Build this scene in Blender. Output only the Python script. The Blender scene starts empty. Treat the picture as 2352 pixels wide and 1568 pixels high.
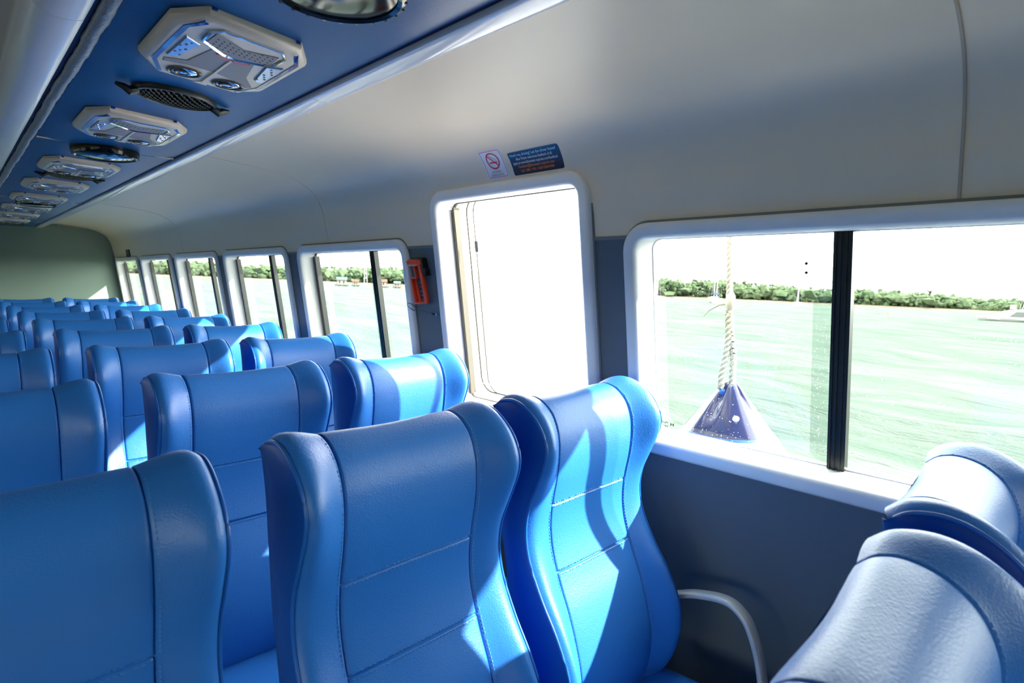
import bpy, bmesh, math, random
import numpy as np
from mathutils import Vector, Matrix, Euler

random.seed(7); np.random.seed(7)
SC = bpy.context.scene
COL = SC.collection

# ------------------------------------------------------------------ camera, sky, sun, exposure
CZ = 1.45                                   # eye height above the cabin floor
FPX = 1330.0                                # focal length in pixels of the 2352 px wide frame
_Y = np.array([-1300., -166., FPX]); _Y /= np.linalg.norm(_Y)
_u = (FPX*FPX + 166*(166-.0195*1300))/(1300+166*.0195)
_X = np.array([_u, -166+.0195*(_u+1300), FPX]); _X /= np.linalg.norm(_X)
_X = _X - _Y*(_X@_Y); _X /= np.linalg.norm(_X)
_Z = np.cross(_X, _Y)
ROT = np.stack([_X, _Y, _Z])                # camera axes -> cabin axes
cam_d = bpy.data.cameras.new('camera'); cam = bpy.data.objects.new('camera', cam_d); COL.objects.link(cam)
cam_d.sensor_fit = 'HORIZONTAL'; cam_d.sensor_width = 36; cam_d.lens = 36*FPX/2352
cam_d.clip_start = .02; cam_d.clip_end = 2000
r, d, f = ROT[:, 0], ROT[:, 1], ROT[:, 2]
cam.matrix_world = Matrix(((r[0], -d[0], -f[0], 0), (r[1], -d[1], -f[1], 0), (r[2], -d[2], -f[2], CZ), (0, 0, 0, 1)))
cam_d.dof.use_dof = True; cam_d.dof.focus_distance = 1.7; cam_d.dof.aperture_fstop = 6.3
SC.camera = cam

SUN_DIR = Vector((-1, 1.07, -.86)).normalized()
sun_d = bpy.data.lights.new('sun', 'SUN'); sun = bpy.data.objects.new('sun', sun_d); COL.objects.link(sun)
sun_d.energy = 2.35; sun_d.angle = math.radians(.6); sun_d.color = (1, .945, .85)
sun.rotation_euler = SUN_DIR.to_track_quat('-Z', 'Y').to_euler()
sun.location = (6, -5, 8)

world = bpy.data.worlds.new('sky'); SC.world = world; world.use_nodes = True
wn = world.node_tree; bg = wn.nodes['Background']
tc = wn.nodes.new('ShaderNodeTexCoord'); sep = wn.nodes.new('ShaderNodeSeparateXYZ'); rmp = wn.nodes.new('ShaderNodeValToRGB')
mp = wn.nodes.new('ShaderNodeMapRange'); mp.inputs[1].default_value = -1; mp.inputs[2].default_value = 1
wn.links.new(tc.outputs['Generated'], sep.inputs[0]); wn.links.new(sep.outputs['Z'], mp.inputs[0]); wn.links.new(mp.outputs[0], rmp.inputs[0])
rmp.color_ramp.elements[0].position = .47; rmp.color_ramp.elements[0].color = (.45, .62, .55, 1)
rmp.color_ramp.elements[1].position = .5; rmp.color_ramp.elements[1].color = (1.0, .955, .885, 1)
e = rmp.color_ramp.elements.new(.75); e.color = (.97, .965, .95, 1)
wn.links.new(rmp.outputs[0], bg.inputs[0]); bg.inputs[1].default_value = 1.3
SC.view_settings.view_transform = 'Standard'; SC.view_settings.look = 'None'
SC.view_settings.gamma = 1; SC.view_settings.use_curve_mapping = False
SC.view_settings.exposure = 3.5
SC.cycles.max_bounces = 7; SC.cycles.diffuse_bounces = 4; SC.cycles.glossy_bounces = 2; SC.cycles.adaptive_threshold = .03; SC.cycles.transparent_max_bounces = 16
SC.cycles.sample_clamp_indirect = 8; SC.cycles.caustics_reflective = False; SC.cycles.caustics_refractive = False

# ------------------------------------------------------------------ materials
def mat(name, col, rough=.5, spec=.5, metal=0., bump=None, var=None, coat=0., sheen=0.):
    m = bpy.data.materials.new(name); m.use_nodes = True
    nt = m.node_tree; b = nt.nodes['Principled BSDF']
    b.inputs['Base Color'].default_value = (*col, 1); b.inputs['Roughness'].default_value = rough
    b.inputs['Specular IOR Level'].default_value = spec; b.inputs['Metallic'].default_value = metal
    b.inputs['Coat Weight'].default_value = coat; b.inputs['Sheen Weight'].default_value = sheen
    tcn = nt.nodes.new('ShaderNodeTexCoord')
    if bump:
        kind, scale, strength, dist = bump
        if kind == 'leather':
            t = nt.nodes.new('ShaderNodeTexVoronoi'); t.inputs['Scale'].default_value = scale; t.feature = 'F1'
            n2 = nt.nodes.new('ShaderNodeTexNoise'); n2.inputs['Scale'].default_value = scale*.25; n2.inputs['Detail'].default_value = 2
            ad = nt.nodes.new('ShaderNodeMath'); ad.operation = 'ADD'
            nt.links.new(tcn.outputs['Object'], t.inputs['Vector']); nt.links.new(tcn.outputs['Object'], n2.inputs['Vector'])
            nt.links.new(t.outputs['Distance'], ad.inputs[0]); nt.links.new(n2.outputs['Fac'], ad.inputs[1]); h = ad.outputs[0]
        else:
            t = nt.nodes.new('ShaderNodeTexNoise'); t.inputs['Scale'].default_value = scale; t.inputs['Detail'].default_value = 3
            nt.links.new(tcn.outputs['Object'], t.inputs['Vector']); h = t.outputs['Fac']
        bp = nt.nodes.new('ShaderNodeBump'); bp.inputs['Strength'].default_value = strength; bp.inputs['Distance'].default_value = dist
        nt.links.new(h, bp.inputs['Height']); nt.links.new(bp.outputs[0], b.inputs['Normal'])
    if var:
        col2, scale = var
        t = nt.nodes.new('ShaderNodeTexNoise'); t.inputs['Scale'].default_value = scale; t.inputs['Detail'].default_value = 5
        nt.links.new(tcn.outputs['Object'], t.inputs['Vector'])
        cr = nt.nodes.new('ShaderNodeValToRGB'); cr.color_ramp.elements[0].position = .35; cr.color_ramp.elements[1].position = .68
        cr.color_ramp.elements[0].color = (*col, 1); cr.color_ramp.elements[1].color = (*col2, 1)
        nt.links.new(t.outputs['Fac'], cr.inputs[0]); nt.links.new(cr.outputs[0], b.inputs['Base Color'])
    return m

M = {}
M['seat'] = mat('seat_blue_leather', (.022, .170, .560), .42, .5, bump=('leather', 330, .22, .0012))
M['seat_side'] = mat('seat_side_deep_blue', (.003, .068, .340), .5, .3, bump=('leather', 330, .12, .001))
M['piping'] = mat('seat_piping_blue', (.010, .120, .47), .35, .5)
M['thread'] = mat('stitching_thread', (.06, .25, .62), .6, .3)
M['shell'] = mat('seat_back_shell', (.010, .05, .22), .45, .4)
M['steel'] = mat('seat_frame_steel', (.10, .10, .11), .4, .5, .6)
M['alu'] = mat('armrest_grey', (.50, .51, .50), .38, .5, .15)
M['wall'] = mat('wall_grey_paint', (.105, .132, .165), .55, .4, bump=('noise', 500, .06, .0006), var=((.118, .146, .178), 3))
M['cove'] = mat('cove_offwhite_vinyl', (.82, .69, .52), .42, .4, bump=('noise', 900, .05, .0005))
M['frame'] = mat('window_surround_gelcoat', (.88, .87, .86), .28, .5, var=((.84, .83, .82), 6))
M['caulk'] = mat('caulk_grey', (.22, .23, .22), .6, .3)
M['gasket'] = mat('gasket_olive_rubber', (.075, .072, .052), .45, .4)
M['black'] = mat('black_anodised', (.010, .012, .013), .32, .5)
M['blue'] = mat('ceiling_blue_vinyl', (.001, .088, .270), .40, .35, bump=('leather', 260, .12, .001))
M['trim'] = mat('glossy_lavender_white_trim', (.88, .87, .90), .16, .6)
M['trimgap'] = mat('trim_gap_navy', (.004, .010, .075), .5, .3)
M['roll'] = mat('padded_roll_greyblue', (.22, .24, .27), .30, .6, bump=('noise', 90, .5, .006))
M['centre'] = mat('centre_ceiling_beige', (.30, .24, .19), .4, .4)
M['back'] = mat('back_wall_sage', (.235, .315, .262), .6, .3, var=((.25, .335, .28), 2))
M['beam'] = mat('back_beam_beige', (.38, .33, .27), .5, .4)
M['floor'] = mat('floor_beige_vinyl', (.34, .295, .245), .5, .4, var=((.30, .26, .21), 5))
M['outer'] = mat('hull_white_gelcoat', (.78, .79, .8), .3, .5)
M['unit'] = mat('service_panel_ivory', (.84, .71, .56), .38, .5)
M['unit2'] = mat('service_panel_taupe', (.30, .255, .23), .42, .4)
M['unitblue'] = mat('service_panel_blue_inlay', (.004, .022, .24), .2, .6, coat=.5)
M['chrome'] = mat('chrome_edge', (.60, .66, .78), .12, .6, 1.)
M['led'] = mat('led_lens', (.30, .42, .62), .15, .7, .35)
M['ledred'] = mat('led_red_dot', (.75, .12, .10), .3, .5)
M['red'] = mat('red_button', (.62, .10, .12), .4, .5)
M['lens'] = mat('reading_lens', (.20, .17, .14), .15, .6, .6)
M['grille'] = mat('speaker_black_plastic', (.012, .014, .013), .35, .5)
M['hole'] = mat('speaker_hole', (.002, .002, .002), .8, .1)
M['dome'] = mat('black_glass_dome', (.004, .006, .005), .12, .4)
M['orange'] = mat('hammer_orange_plastic', (.90, .075, .022), .38, .5)
M['tip'] = mat('hammer_steel_tip', (.55, .55, .56), .2, .5, 1.)
M['wire'] = mat('lanyard_wire', (.22, .21, .20), .4, .5, .7)
M['paper'] = mat('sticker_white', (.80, .80, .84), .35, .5)
M['ink_red'] = mat('print_red', (.72, .035, .045), .45, .4)
M['ink_blk'] = mat('print_black', (.03, .03, .035), .5, .3)
M['ink_cyan'] = mat('print_pale_cyan', (.50, .82, .92), .45, .3)
M['ink_wht'] = mat('print_white', (.78, .78, .80), .45, .3)
M['ink_org'] = mat('print_orange', (.90, .24, .07), .45, .3)
M['bead'] = mat('seam_bead_beige', (.50, .40, .30), .45, .4)
M['rope'] = mat('rope_white', (.58, .54, .44), .8, .2, bump=('noise', 300, .4, .002))
M['fender'] = mat('fender_white_vinyl', (.85, .85, .85), .35, .5)
M['fendernavy'] = mat('fender_navy_vinyl', (.018, .018, .075), .16, .6)
M['fenderblue'] = mat('fender_bright_blue_ring', (.02, .12, .55), .3, .5)
M['boat'] = mat('boat_white', (.24, .24, .23), .3, .5)
M['boatwin'] = mat('boat_window_grey', (.045, .055, .052), .15, .3)
M['sailcover'] = mat('sail_cover_blue', (.010, .035, .14), .7, .2)
M['bottom'] = mat('boat_bottom_green', (.05, .12, .09), .5, .3)
M['roofred'] = mat('hut_roof_terracotta', (.20, .036, .020), .7, .2)
M['roofteal'] = mat('hut_roof_teal', (.045, .105, .098), .6, .2)
M['hut'] = mat('hut_wall_pale', (.22, .20, .18), .7, .2)
M['plank'] = mat('hut_plank_brown', (.060, .045, .033), .8, .2)
M['sand'] = mat('shore_sand', (.125, .10, .076), .9, .1)
M['buoy'] = mat('mooring_buoy_orange', (.40, .055, .02), .5, .4)
M['leaf'] = mat('mangrove_foliage', (.036, .058, .026), .85, .1, var=((.064, .084, .046), .35))
M['twig'] = mat('bare_twigs', (.07, .06, .05), .8, .1)

def glass_mat():
    m = bpy.data.materials.new('window_glass_tinted'); m.use_nodes = True; nt = m.node_tree; nt.nodes.clear()
    o = nt.nodes.new('ShaderNodeOutputMaterial'); tr = nt.nodes.new('ShaderNodeBsdfTransparent'); gl = nt.nodes.new('ShaderNodeBsdfGlossy')
    lw = nt.nodes.new('ShaderNodeLayerWeight'); pw = nt.nodes.new('ShaderNodeMath'); pw.operation = 'POWER'; fr = nt.nodes.new('ShaderNodeMath'); fr.operation = 'MULTIPLY_ADD'; lw.inputs[0].default_value = .5; nt.links.new(lw.outputs['Facing'], pw.inputs[0]); pw.inputs[1].default_value = 5; nt.links.new(pw.outputs[0], fr.inputs[0]); fr.inputs[1].default_value = .75; fr.inputs[2].default_value = .05; mx = nt.nodes.new('ShaderNodeMixShader'); mx2 = nt.nodes.new('ShaderNodeMixShader'); df = nt.nodes.new('ShaderNodeBsdfTranslucent')
    tr.inputs[0].default_value = (.74, .82, .78, 1); gl.inputs['Roughness'].default_value = .0
    df.inputs[0].default_value = (.9, .9, .9, 1)
    tcn = nt.nodes.new('ShaderNodeTexCoord'); vo = nt.nodes.new('ShaderNodeTexVoronoi'); vo.inputs['Scale'].default_value = 150
    nz = nt.nodes.new('ShaderNodeTexNoise'); nz.inputs['Scale'].default_value = 3.0
    nt.links.new(tcn.outputs['Object'], vo.inputs['Vector']); nt.links.new(tcn.outputs['Object'], nz.inputs['Vector'])
    sp = nt.nodes.new('ShaderNodeSeparateColor'); nt.links.new(vo.outputs['Color'], sp.inputs[0])
    # each droplet has its own radius; only some cells carry one
    mr = nt.nodes.new('ShaderNodeMath'); mr.operation = 'MULTIPLY'; nt.links.new(sp.outputs[0], mr.inputs[0]); mr.inputs[1].default_value = .17
    lt = nt.nodes.new('ShaderNodeMath'); lt.operation = 'LESS_THAN'; nt.links.new(vo.outputs['Distance'], lt.inputs[0]); nt.links.new(mr.outputs[0], lt.inputs[1])
    gt = nt.nodes.new('ShaderNodeMath'); gt.operation = 'GREATER_THAN'; nt.links.new(nz.outputs['Fac'], gt.inputs[0]); gt.inputs[1].default_value = .42
    am = nt.nodes.new('ShaderNodeMath'); am.operation = 'MULTIPLY'; nt.links.new(lt.outputs[0], am.inputs[0]); nt.links.new(gt.outputs[0], am.inputs[1])
    am2 = nt.nodes.new('ShaderNodeMath'); am2.operation = 'MULTIPLY'; nt.links.new(am.outputs[0], am2.inputs[0]); am2.inputs[1].default_value = .35
    nt.links.new(fr.outputs[0], mx.inputs[0]); nt.links.new(tr.outputs[0], mx.inputs[1]); nt.links.new(gl.outputs[0], mx.inputs[2])
    nt.links.new(am2.outputs[0], mx2.inputs[0]); nt.links.new(mx.outputs[0], mx2.inputs[1]); nt.links.new(df.outputs[0], mx2.inputs[2])
    nt.links.new(mx2.outputs[0], o.inputs[0]); return m
M['glass'] = glass_mat()
def frosted_mat():
    m = bpy.data.materials.new('frosted_white_panel'); m.use_nodes = True; nt = m.node_tree; nt.nodes.clear()
    o = nt.nodes.new('ShaderNodeOutputMaterial'); t = nt.nodes.new('ShaderNodeBsdfTranslucent'); d_ = nt.nodes.new('ShaderNodeBsdfTransparent'); mx = nt.nodes.new('ShaderNodeMixShader')
    t.inputs[0].default_value = (.97, .97, .97, 1); mx.inputs[0].default_value = .70
    nt.links.new(t.outputs[0], mx.inputs[1]); nt.links.new(d_.outputs[0], mx.inputs[2]); nt.links.new(mx.outputs[0], o.inputs[0]); return m
M['frosted'] = frosted_mat()
def sticker_mat():
    m = mat('sticker_navy_to_brown_print', (.02, .05, .12), .3, .5); nt = m.node_tree; b = nt.nodes['Principled BSDF']
    tcn = nt.nodes.new('ShaderNodeTexCoord'); sp = nt.nodes.new('ShaderNodeSeparateXYZ'); cr = nt.nodes.new('ShaderNodeValToRGB')
    nt.links.new(tcn.outputs['Generated'], sp.inputs[0]); nt.links.new(sp.outputs['Z'], cr.inputs[0])
    cr.color_ramp.elements[0].color = (.045, .028, .032, 1); cr.color_ramp.elements[1].color = (.012, .065, .16, 1)
    cr.color_ramp.elements[0].position = .3; nt.links.new(cr.outputs[0], b.inputs['Base Color']); return m
M['feedback'] = sticker_mat()
def sea_mat():
    m = bpy.data.materials.new('sea_green_water'); m.use_nodes = True; nt = m.node_tree; nt.nodes.clear()
    o = nt.nodes.new('ShaderNodeOutputMaterial'); df = nt.nodes.new('ShaderNodeBsdfDiffuse'); gl = nt.nodes.new('ShaderNodeBsdfGlossy'); mx_ = nt.nodes.new('ShaderNodeMixShader')
    gl.inputs['Roughness'].default_value = .28
    tcn = nt.nodes.new('ShaderNodeTexCoord')
    mpn = nt.nodes.new('ShaderNodeMapping'); mpn.inputs['Rotation'].default_value = (0, 0, math.radians(-35)); mpn.inputs['Scale'].default_value = (1.7, .42, 1)
    nt.links.new(tcn.outputs['Object'], mpn.inputs[0])
    n1 = nt.nodes.new('ShaderNodeTexNoise'); n1.inputs['Scale'].default_value = 1.2; n1.inputs['Detail'].default_value = 7; n1.inputs['Roughness'].default_value = .62
    nt.links.new(mpn.outputs[0], n1.inputs['Vector'])
    bp = nt.nodes.new('ShaderNodeBump'); bp.inputs['Strength'].default_value = 1; bp.inputs['Distance'].default_value = .38
    nt.links.new(n1.outputs['Fac'], bp.inputs['Height']); nt.links.new(bp.outputs[0], df.inputs['Normal']); nt.links.new(bp.outputs[0], gl.inputs['Normal'])
    lw = nt.nodes.new('ShaderNodeLayerWeight'); lw.inputs[0].default_value = .5; nt.links.new(bp.outputs[0], lw.inputs['Normal'])
    pw = nt.nodes.new('ShaderNodeMath'); pw.operation = 'POWER'; nt.links.new(lw.outputs['Facing'], pw.inputs[0]); pw.inputs[1].default_value = 3
    ma = nt.nodes.new('ShaderNodeMath'); ma.operation = 'MULTIPLY_ADD'; nt.links.new(pw.outputs[0], ma.inputs[0]); ma.inputs[1].default_value = .060; ma.inputs[2].default_value = .008
    n2 = nt.nodes.new('ShaderNodeTexNoise'); n2.inputs['Scale'].default_value = .5; n2.inputs['Detail'].default_value = 4; nt.links.new(mpn.outputs[0], n2.inputs['Vector'])
    cr = nt.nodes.new('ShaderNodeValToRGB'); cr.color_ramp.elements[0].position = .36; cr.color_ramp.elements[1].position = .64
    cr.color_ramp.elements[0].color = (.046, .066, .052, 1); cr.color_ramp.elements[1].color = (.075, .087, .077, 1)  # pale wave sheen and darker troughs put into the water colour as streaks
    nt.links.new(n2.outputs['Fac'], cr.inputs[0]); nt.links.new(cr.outputs[0], df.inputs[0])
    nt.links.new(ma.outputs[0], mx_.inputs[0]); nt.links.new(df.outputs[0], mx_.inputs[1]); nt.links.new(gl.outputs[0], mx_.inputs[2]); nt.links.new(mx_.outputs[0], o.inputs[0]); return m
M['sea'] = sea_mat()

# ------------------------------------------------------------------ helpers
def tag(o, label=None, cat=None, group=None, kind=None):
    if label: o['label'] = label
    if cat: o['category'] = cat
    if group: o['group'] = group
    if kind: o['kind'] = kind
    return o
def link(o, parent=None):
    COL.objects.link(o)
    if parent is not None: o.parent = parent
    return o
def empty(name, loc=(0, 0, 0)):
    o = bpy.data.objects.new(name, None); o.empty_display_size = .05; o.location = loc; return link(o)
def mk(name, verts, faces, m, parent=None, smooth=True, angle=40):
    me = bpy.data.meshes.new(name); me.from_pydata([tuple(v) for v in verts], [], faces); me.validate()
    bm = bmesh.new(); bm.from_mesh(me); bmesh.ops.recalc_face_normals(bm, faces=bm.faces); bm.to_mesh(me); bm.free()
    me.materials.append(M[m] if isinstance(m, str) else m)
    if smooth:
        me.polygons.foreach_set('use_smooth', [True]*len(me.polygons)); me.set_sharp_from_angle(angle=math.radians(angle))
    return link(bpy.data.objects.new(name, me), parent)
class MB:
    def __init__(s): s.v = []; s.f = []
    def add(s, vs, fs):
        k = len(s.v); s.v += [tuple(v) for v in vs]; s.f += [tuple(i+k for i in q) for q in fs]; return s
    def box(s, c, h, rot=None):
        vs = []
        for sx in (-1, 1):
            for sy in (-1, 1):
                for sz in (-1, 1):
                    p = Vector((sx*h[0], sy*h[1], sz*h[2]))
                    if rot is not None: p = rot @ p
                    vs.append((c[0]+p.x, c[1]+p.y, c[2]+p.z))
        return s.add(vs, [(0, 1, 3, 2), (4, 6, 7, 5), (0, 4, 5, 1), (2, 3, 7, 6), (0, 2, 6, 4), (1, 5, 7, 3)])
    def tube(s, path, rad, n=8, closed=False, sx=1., sy=1., up=None):
        P = [Vector(p) for p in path]; L = len(P); k = len(s.v); ref = Vector(up) if up else None
        for i, p in enumerate(P):
            a = P[(i-1) % L] if (closed or i) else P[0]; b = P[(i+1) % L] if (closed or i < L-1) else P[-1]
            t = (b-a).normalized()
            u0 = ref or (Vector((0, 0, 1)) if abs(t.z) < .9 else Vector((1, 0, 0)))
            x = t.cross(u0).normalized(); y = t.cross(x).normalized()
            rr = rad[i] if isinstance(rad, (list, tuple)) else rad
            for j in range(n):
                th = 2*math.pi*j/n; s.v.append(tuple(p + x*(math.cos(th)*rr*sx) + y*(math.sin(th)*rr*sy)))
        for i in range(L if closed else L-1):
            i2 = (i+1) % L
            for j in range(n):
                j2 = (j+1) % n; s.f.append((k+i*n+j, k+i*n+j2, k+i2*n+j2, k+i2*n+j))
        if not closed:
            s.f.append(tuple(k+j for j in range(n))[::-1]); s.f.append(tuple(k+(L-1)*n+j for j in range(n)))
        return s
    def lathe(s, prof, n=32, c=(0, 0, 0), axis=None):
        k = len(s.v); L = len(prof)
        for (rr, z) in prof:
            for j in range(n):
                th = 2*math.pi*j/n; p = Vector((math.cos(th)*rr, math.sin(th)*rr, z))
                if axis is not None: p = axis @ p
                s.v.append((c[0]+p.x, c[1]+p.y, c[2]+p.z))
        for i in range(L-1):
            for j in range(n):
                j2 = (j+1) % n; s.f.append((k+i*n+j, k+i*n+j2, k+(i+1)*n+j2, k+(i+1)*n+j))
        s.f.append(tuple(k+j for j in range(n))[::-1]); s.f.append(tuple(k+(L-1)*n+j for j in range(n)))
        return s
    def prism(s, poly, a, b):
        """poly: list of 3-vectors; extruded from +a to +b (vectors)"""
        n = len(poly); a = Vector(a); b = Vector(b)
        vs = [Vector(p)+a for p in poly] + [Vector(p)+b for p in poly]
        fs = [tuple(range(n))[::-1], tuple(range(n, 2*n))] + [(i, (i+1) % n, n+(i+1) % n, n+i) for i in range(n)]
        return s.add(vs, fs)
    def loops(s, loops, closed=True, cap0=False, cap1=False):
        k = len(s.v); n = len(loops[0])
        for l in loops: s.v += [tuple(p) for p in l]
        for i in range(len(loops)-1):
            for j in range(n if closed else n-1):
                j2 = (j+1) % n; s.f.append((k+i*n+j, k+i*n+j2, k+(i+1)*n+j2, k+(i+1)*n+j))
        if cap0: s.f.append(tuple(k+j for j in range(n))[::-1])
        if cap1: s.f.append(tuple(k+(len(loops)-1)*n+j for j in range(n)))
        return s
    def build(s, name, m, parent=None, smooth=True, angle=40): return mk(name, s.v, s.f, m, parent, smooth, angle)
def bevel(o, w=.003, seg=2):
    bm = bmesh.new(); bm.from_mesh(o.data)
    bmesh.ops.bevel(bm, geom=[e for e in bm.edges if len(e.link_faces) == 2 and e.calc_face_angle(0) > .5], offset=w, segments=seg, affect='EDGES', profile=.5)
    bm.to_mesh(o.data); bm.free()
    o.data.polygons.foreach_set('use_smooth', [True]*len(o.data.polygons)); o.data.set_sharp_from_angle(angle=math.radians(50)); return o
def catmull(P, n):
    P = np.array(P, float); out = []
    for i in range(len(P)-1):
        p0 = P[max(i-1, 0)]; p1 = P[i]; p2 = P[i+1]; p3 = P[min(i+2, len(P)-1)]
        for k in range(n):
            t = k/n; out.append(.5*((2*p1)+(-p0+p2)*t+(2*p0-5*p1+4*p2-p3)*t*t+(-p0+3*p1-3*p2+p3)*t**3))
    out.append(P[-1]); return np.array(out)
def rrect(y0, y1, z0, z1, rad, n=8):
    rad = min(rad, (y1-y0)/2-.001, (z1-z0)/2-.001); pts = []
    for cy, cz, a0 in ((y1-rad, z1-rad, 0), (y0+rad, z1-rad, 90), (y0+rad, z0+rad, 180), (y1-rad, z0+rad, 270)):
        for k in range(n+1):
            a = math.radians(a0+90*k/n); pts.append((cy+math.cos(a)*rad, cz+math.sin(a)*rad))
    return pts
def apply_boolean(o, cutter):
    md = o.modifiers.new('cut', 'BOOLEAN'); md.object = cutter; md.operation = 'DIFFERENCE'; md.solver = 'EXACT'
    dg = bpy.context.evaluated_depsgraph_get(); me = bpy.data.meshes.new_from_object(o.evaluated_get(dg))
    o.modifiers.clear(); old = o.data; o.data = me; bpy.data.meshes.remove(old)
    me.polygons.foreach_set('use_smooth', [True]*len(me.polygons)); me.set_sharp_from_angle(angle=math.radians(30))
def ray(px, py):
    return ROT @ np.array([px-1176., py-784., FPX])

# ------------------------------------------------------------------ the cabin shell
Y0, Y1 = -2.60, 7.65                       # front and back walls
MID = -.45                                 # cabin centre line
def mx(x, side): return x if side > 0 else 2*MID - x
LEAN = .137
def wall_x(z): return 1.358 - LEAN*z       # z here is measured from eye height
WN = Vector((-1, 0, -LEAN)).normalized()   # inward normal
def wp(y, z, depth, side=1):               # a point on the right wall, depth > 0 towards the sea
    x = wall_x(z) - WN.x*depth; zz = z - WN.z*depth
    return (mx(x, side), y, zz + CZ)

COVE = catmull([(1.341, .124), (1.335, .168), (1.322, .235), (1.311, .294), (1.29, .348), (1.255, .395), (1.20, .43), (1.12, .455), (.95, .475), (.74, .49)], 4)
WINDOWS = [  # name, y0, y1, z0, z1, mullion y
    ('window_1', -.10, .94, -.48, .158, .413),
    ('door_1', 1.049, 1.80, -.52, .319, None),
    ('window_2', 1.981, 3.003, -.48, .158, 2.36),
    ('window_3', 3.134, 4.149, -.48, .158, 3.52),
    ('window_4', 4.270, 5.300, -.48, .158, 4.65),
    ('window_5', 5.400, 6.455, -.48, .158, 5.77),
    ('window_6', 6.565, 7.575, -.48, .158, 6.89),
    ('window_7', -1.30, -.26, -.48, .158, -.80),
    ('window_8', -2.45, -1.43, -.48, .158, -1.95)]
WLABEL = {
 'window_1': 'large sliding window with black mullion and white surround, fender hanging outside',
 'door_1': 'tall white side door pane glowing white, below the two stickers',
 'window_2': 'sliding window next to the orange hammer, huts showing through it',
 'window_3': 'second small sliding window left of the orange hammer',
 'window_4': 'third small sliding window left of the orange hammer',
 'window_5': 'fourth small sliding window, second from the sage back wall',
 'window_6': 'last small sliding window, right at the sage back wall',
 'window_7': 'sliding window beside the camera, forward of the big window',
 'window_8': 'foremost sliding window of the right wall'}

def cutter(side):
    mb = MB()
    for (n, y0, y1, z0, z1, my) in WINDOWS:
        if side < 0 and n == 'door_1': continue
        pts = rrect(y0+.022, y1-.022, z0+.022, z1-.022, .055, 6)
        mb.loops([[wp(y, z, -.15, side) for y, z in pts], [wp(y, z, .20, side) for y, z in pts]], cap0=True, cap1=True)
    c = mb.build('cutter', 'wall', smooth=False); return c

def slab(name, inner, thick, side, m, ya=Y0, yb=Y1):
    """closed solid extruded along y from an inner section polyline [(x, z)] with outward offset"""
    P = np.array(inner); T = np.gradient(P, axis=0); T /= np.linalg.norm(T, axis=1)[:, None]
    N = np.stack([T[:, 1], -T[:, 0]], 1)     # outward for a polyline running upwards/inwards
    if N[0][0] < 0: N = -N
    sec = [(x, z) for x, z in P] + [(x, z) for x, z in (P+N*thick)[::-1]]
    sec = [(mx(x, side), z+CZ) for x, z in sec]
    mb = MB(); mb.loops([[(x, ya, z) for x, z in sec], [(x, yb, z) for x, z in sec]], cap0=True, cap1=True)
    return mb.build(name, m, angle=30)

ceiling = empty('ceiling'); tag(ceiling, 'ceiling with blue vinyl strips, pale coves and a beige centre', 'ceiling', kind='structure')
for side in (1, -1):
    cut = cutter(side)
    w = slab('wall_right' if side > 0 else 'wall_left', [(wall_x(z), z) for z in np.linspace(-1.45, .122, 6)], .065, side, 'wall')
    tag(w, 'blue grey side wall below the windows' if side > 0 else 'blue grey side wall across the aisle', 'wall', kind='structure')
    apply_boolean(w, cut)
    cv = slab('cove_panel', COVE, .05, side, 'cove'); apply_boolean(cv, cut); cv.parent = ceiling
    bpy.data.objects.remove(cut)
    # narrow pale strip where the cove meets the grey wall, broken at the door
    for (ya, yb) in ((Y0, 1.06), (1.79, Y1)):
        mb = MB(); mb.prism([wp(0, .118, .001, side), wp(0, .128, .001, side), wp(0, .128, -.004, side), wp(0, .118, -.004, side)], (0, ya, 0), (0, yb, 0))
        mb.build('joint_strip', 'caulk', cv, smooth=False)
    # bead seams across the cove
    for ys, rr in ((.208, .0032), (2.655, .0022), (5.05, .002)):
        mb = MB(); mb.tube([(mx(x, side), ys, z+CZ) for x, z in COVE[1 if ys != .208 else 3:]], rr, 6); mb.build('seam_bead', 'bead' if ys == .208 else 'cove', cv)
    # blue vinyl strip in lengths with a hairline joint; the joint runs slightly askew
    js = [Y0, .42, 2.56, 4.72, 6.9, Y1]
    for a, b in zip(js[:-1], js[1:]):
        sk = lambda x: .15*(x-.45)
        x0, x1 = .236, .668; poly = []
        nx = 9; top = []; bot = []
        for k in range(nx+1):
            x = x0+(x1-x0)*k/nx; edge = min(k, nx-k); z = .44 + (.012 if edge == 0 else .003 if edge == 1 else 0)
            bot.append((x, z))
        la = [(mx(x, side), a+(sk(x)+.004 if a != Y0 else 0), z+CZ) for x, z in bot]; lb = [(mx(x, side), b+(sk(x)-.004 if b != Y1 else 0), z+CZ) for x, z in bot]
        ta = [(p[0], p[1], .47+CZ) for p in la][::-1]; tb = [(p[0], p[1], .47+CZ) for p in lb][::-1]
        mb = MB(); mb.loops([la+ta, lb+tb], cap0=True, cap1=True); mb.build('blue_panel', 'blue', ceiling, angle=50)
    for yj in js[1:-1]:
        q = [(.242, .4425), (.662, .4425), (.662, .446), (.242, .446)]
        mb = MB(); mb.loops([[(mx(x, side), yj+.15*(x-.45)-.0036, z+CZ) for x, z in q], [(mx(x, side), yj+.15*(x-.45)+.0036, z+CZ) for x, z in q]], cap0=True, cap1=True)
        mb.build('joint_strip', 'cove', ceiling, smooth=False)
# centre ceiling and roof
mb = MB(); mb.box((MID, (Y0+Y1)/2, CZ+.60), (.62, (Y1-Y0)/2, .02)); mb.build('centre_panel', 'centre', ceiling, smooth=False)

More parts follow.
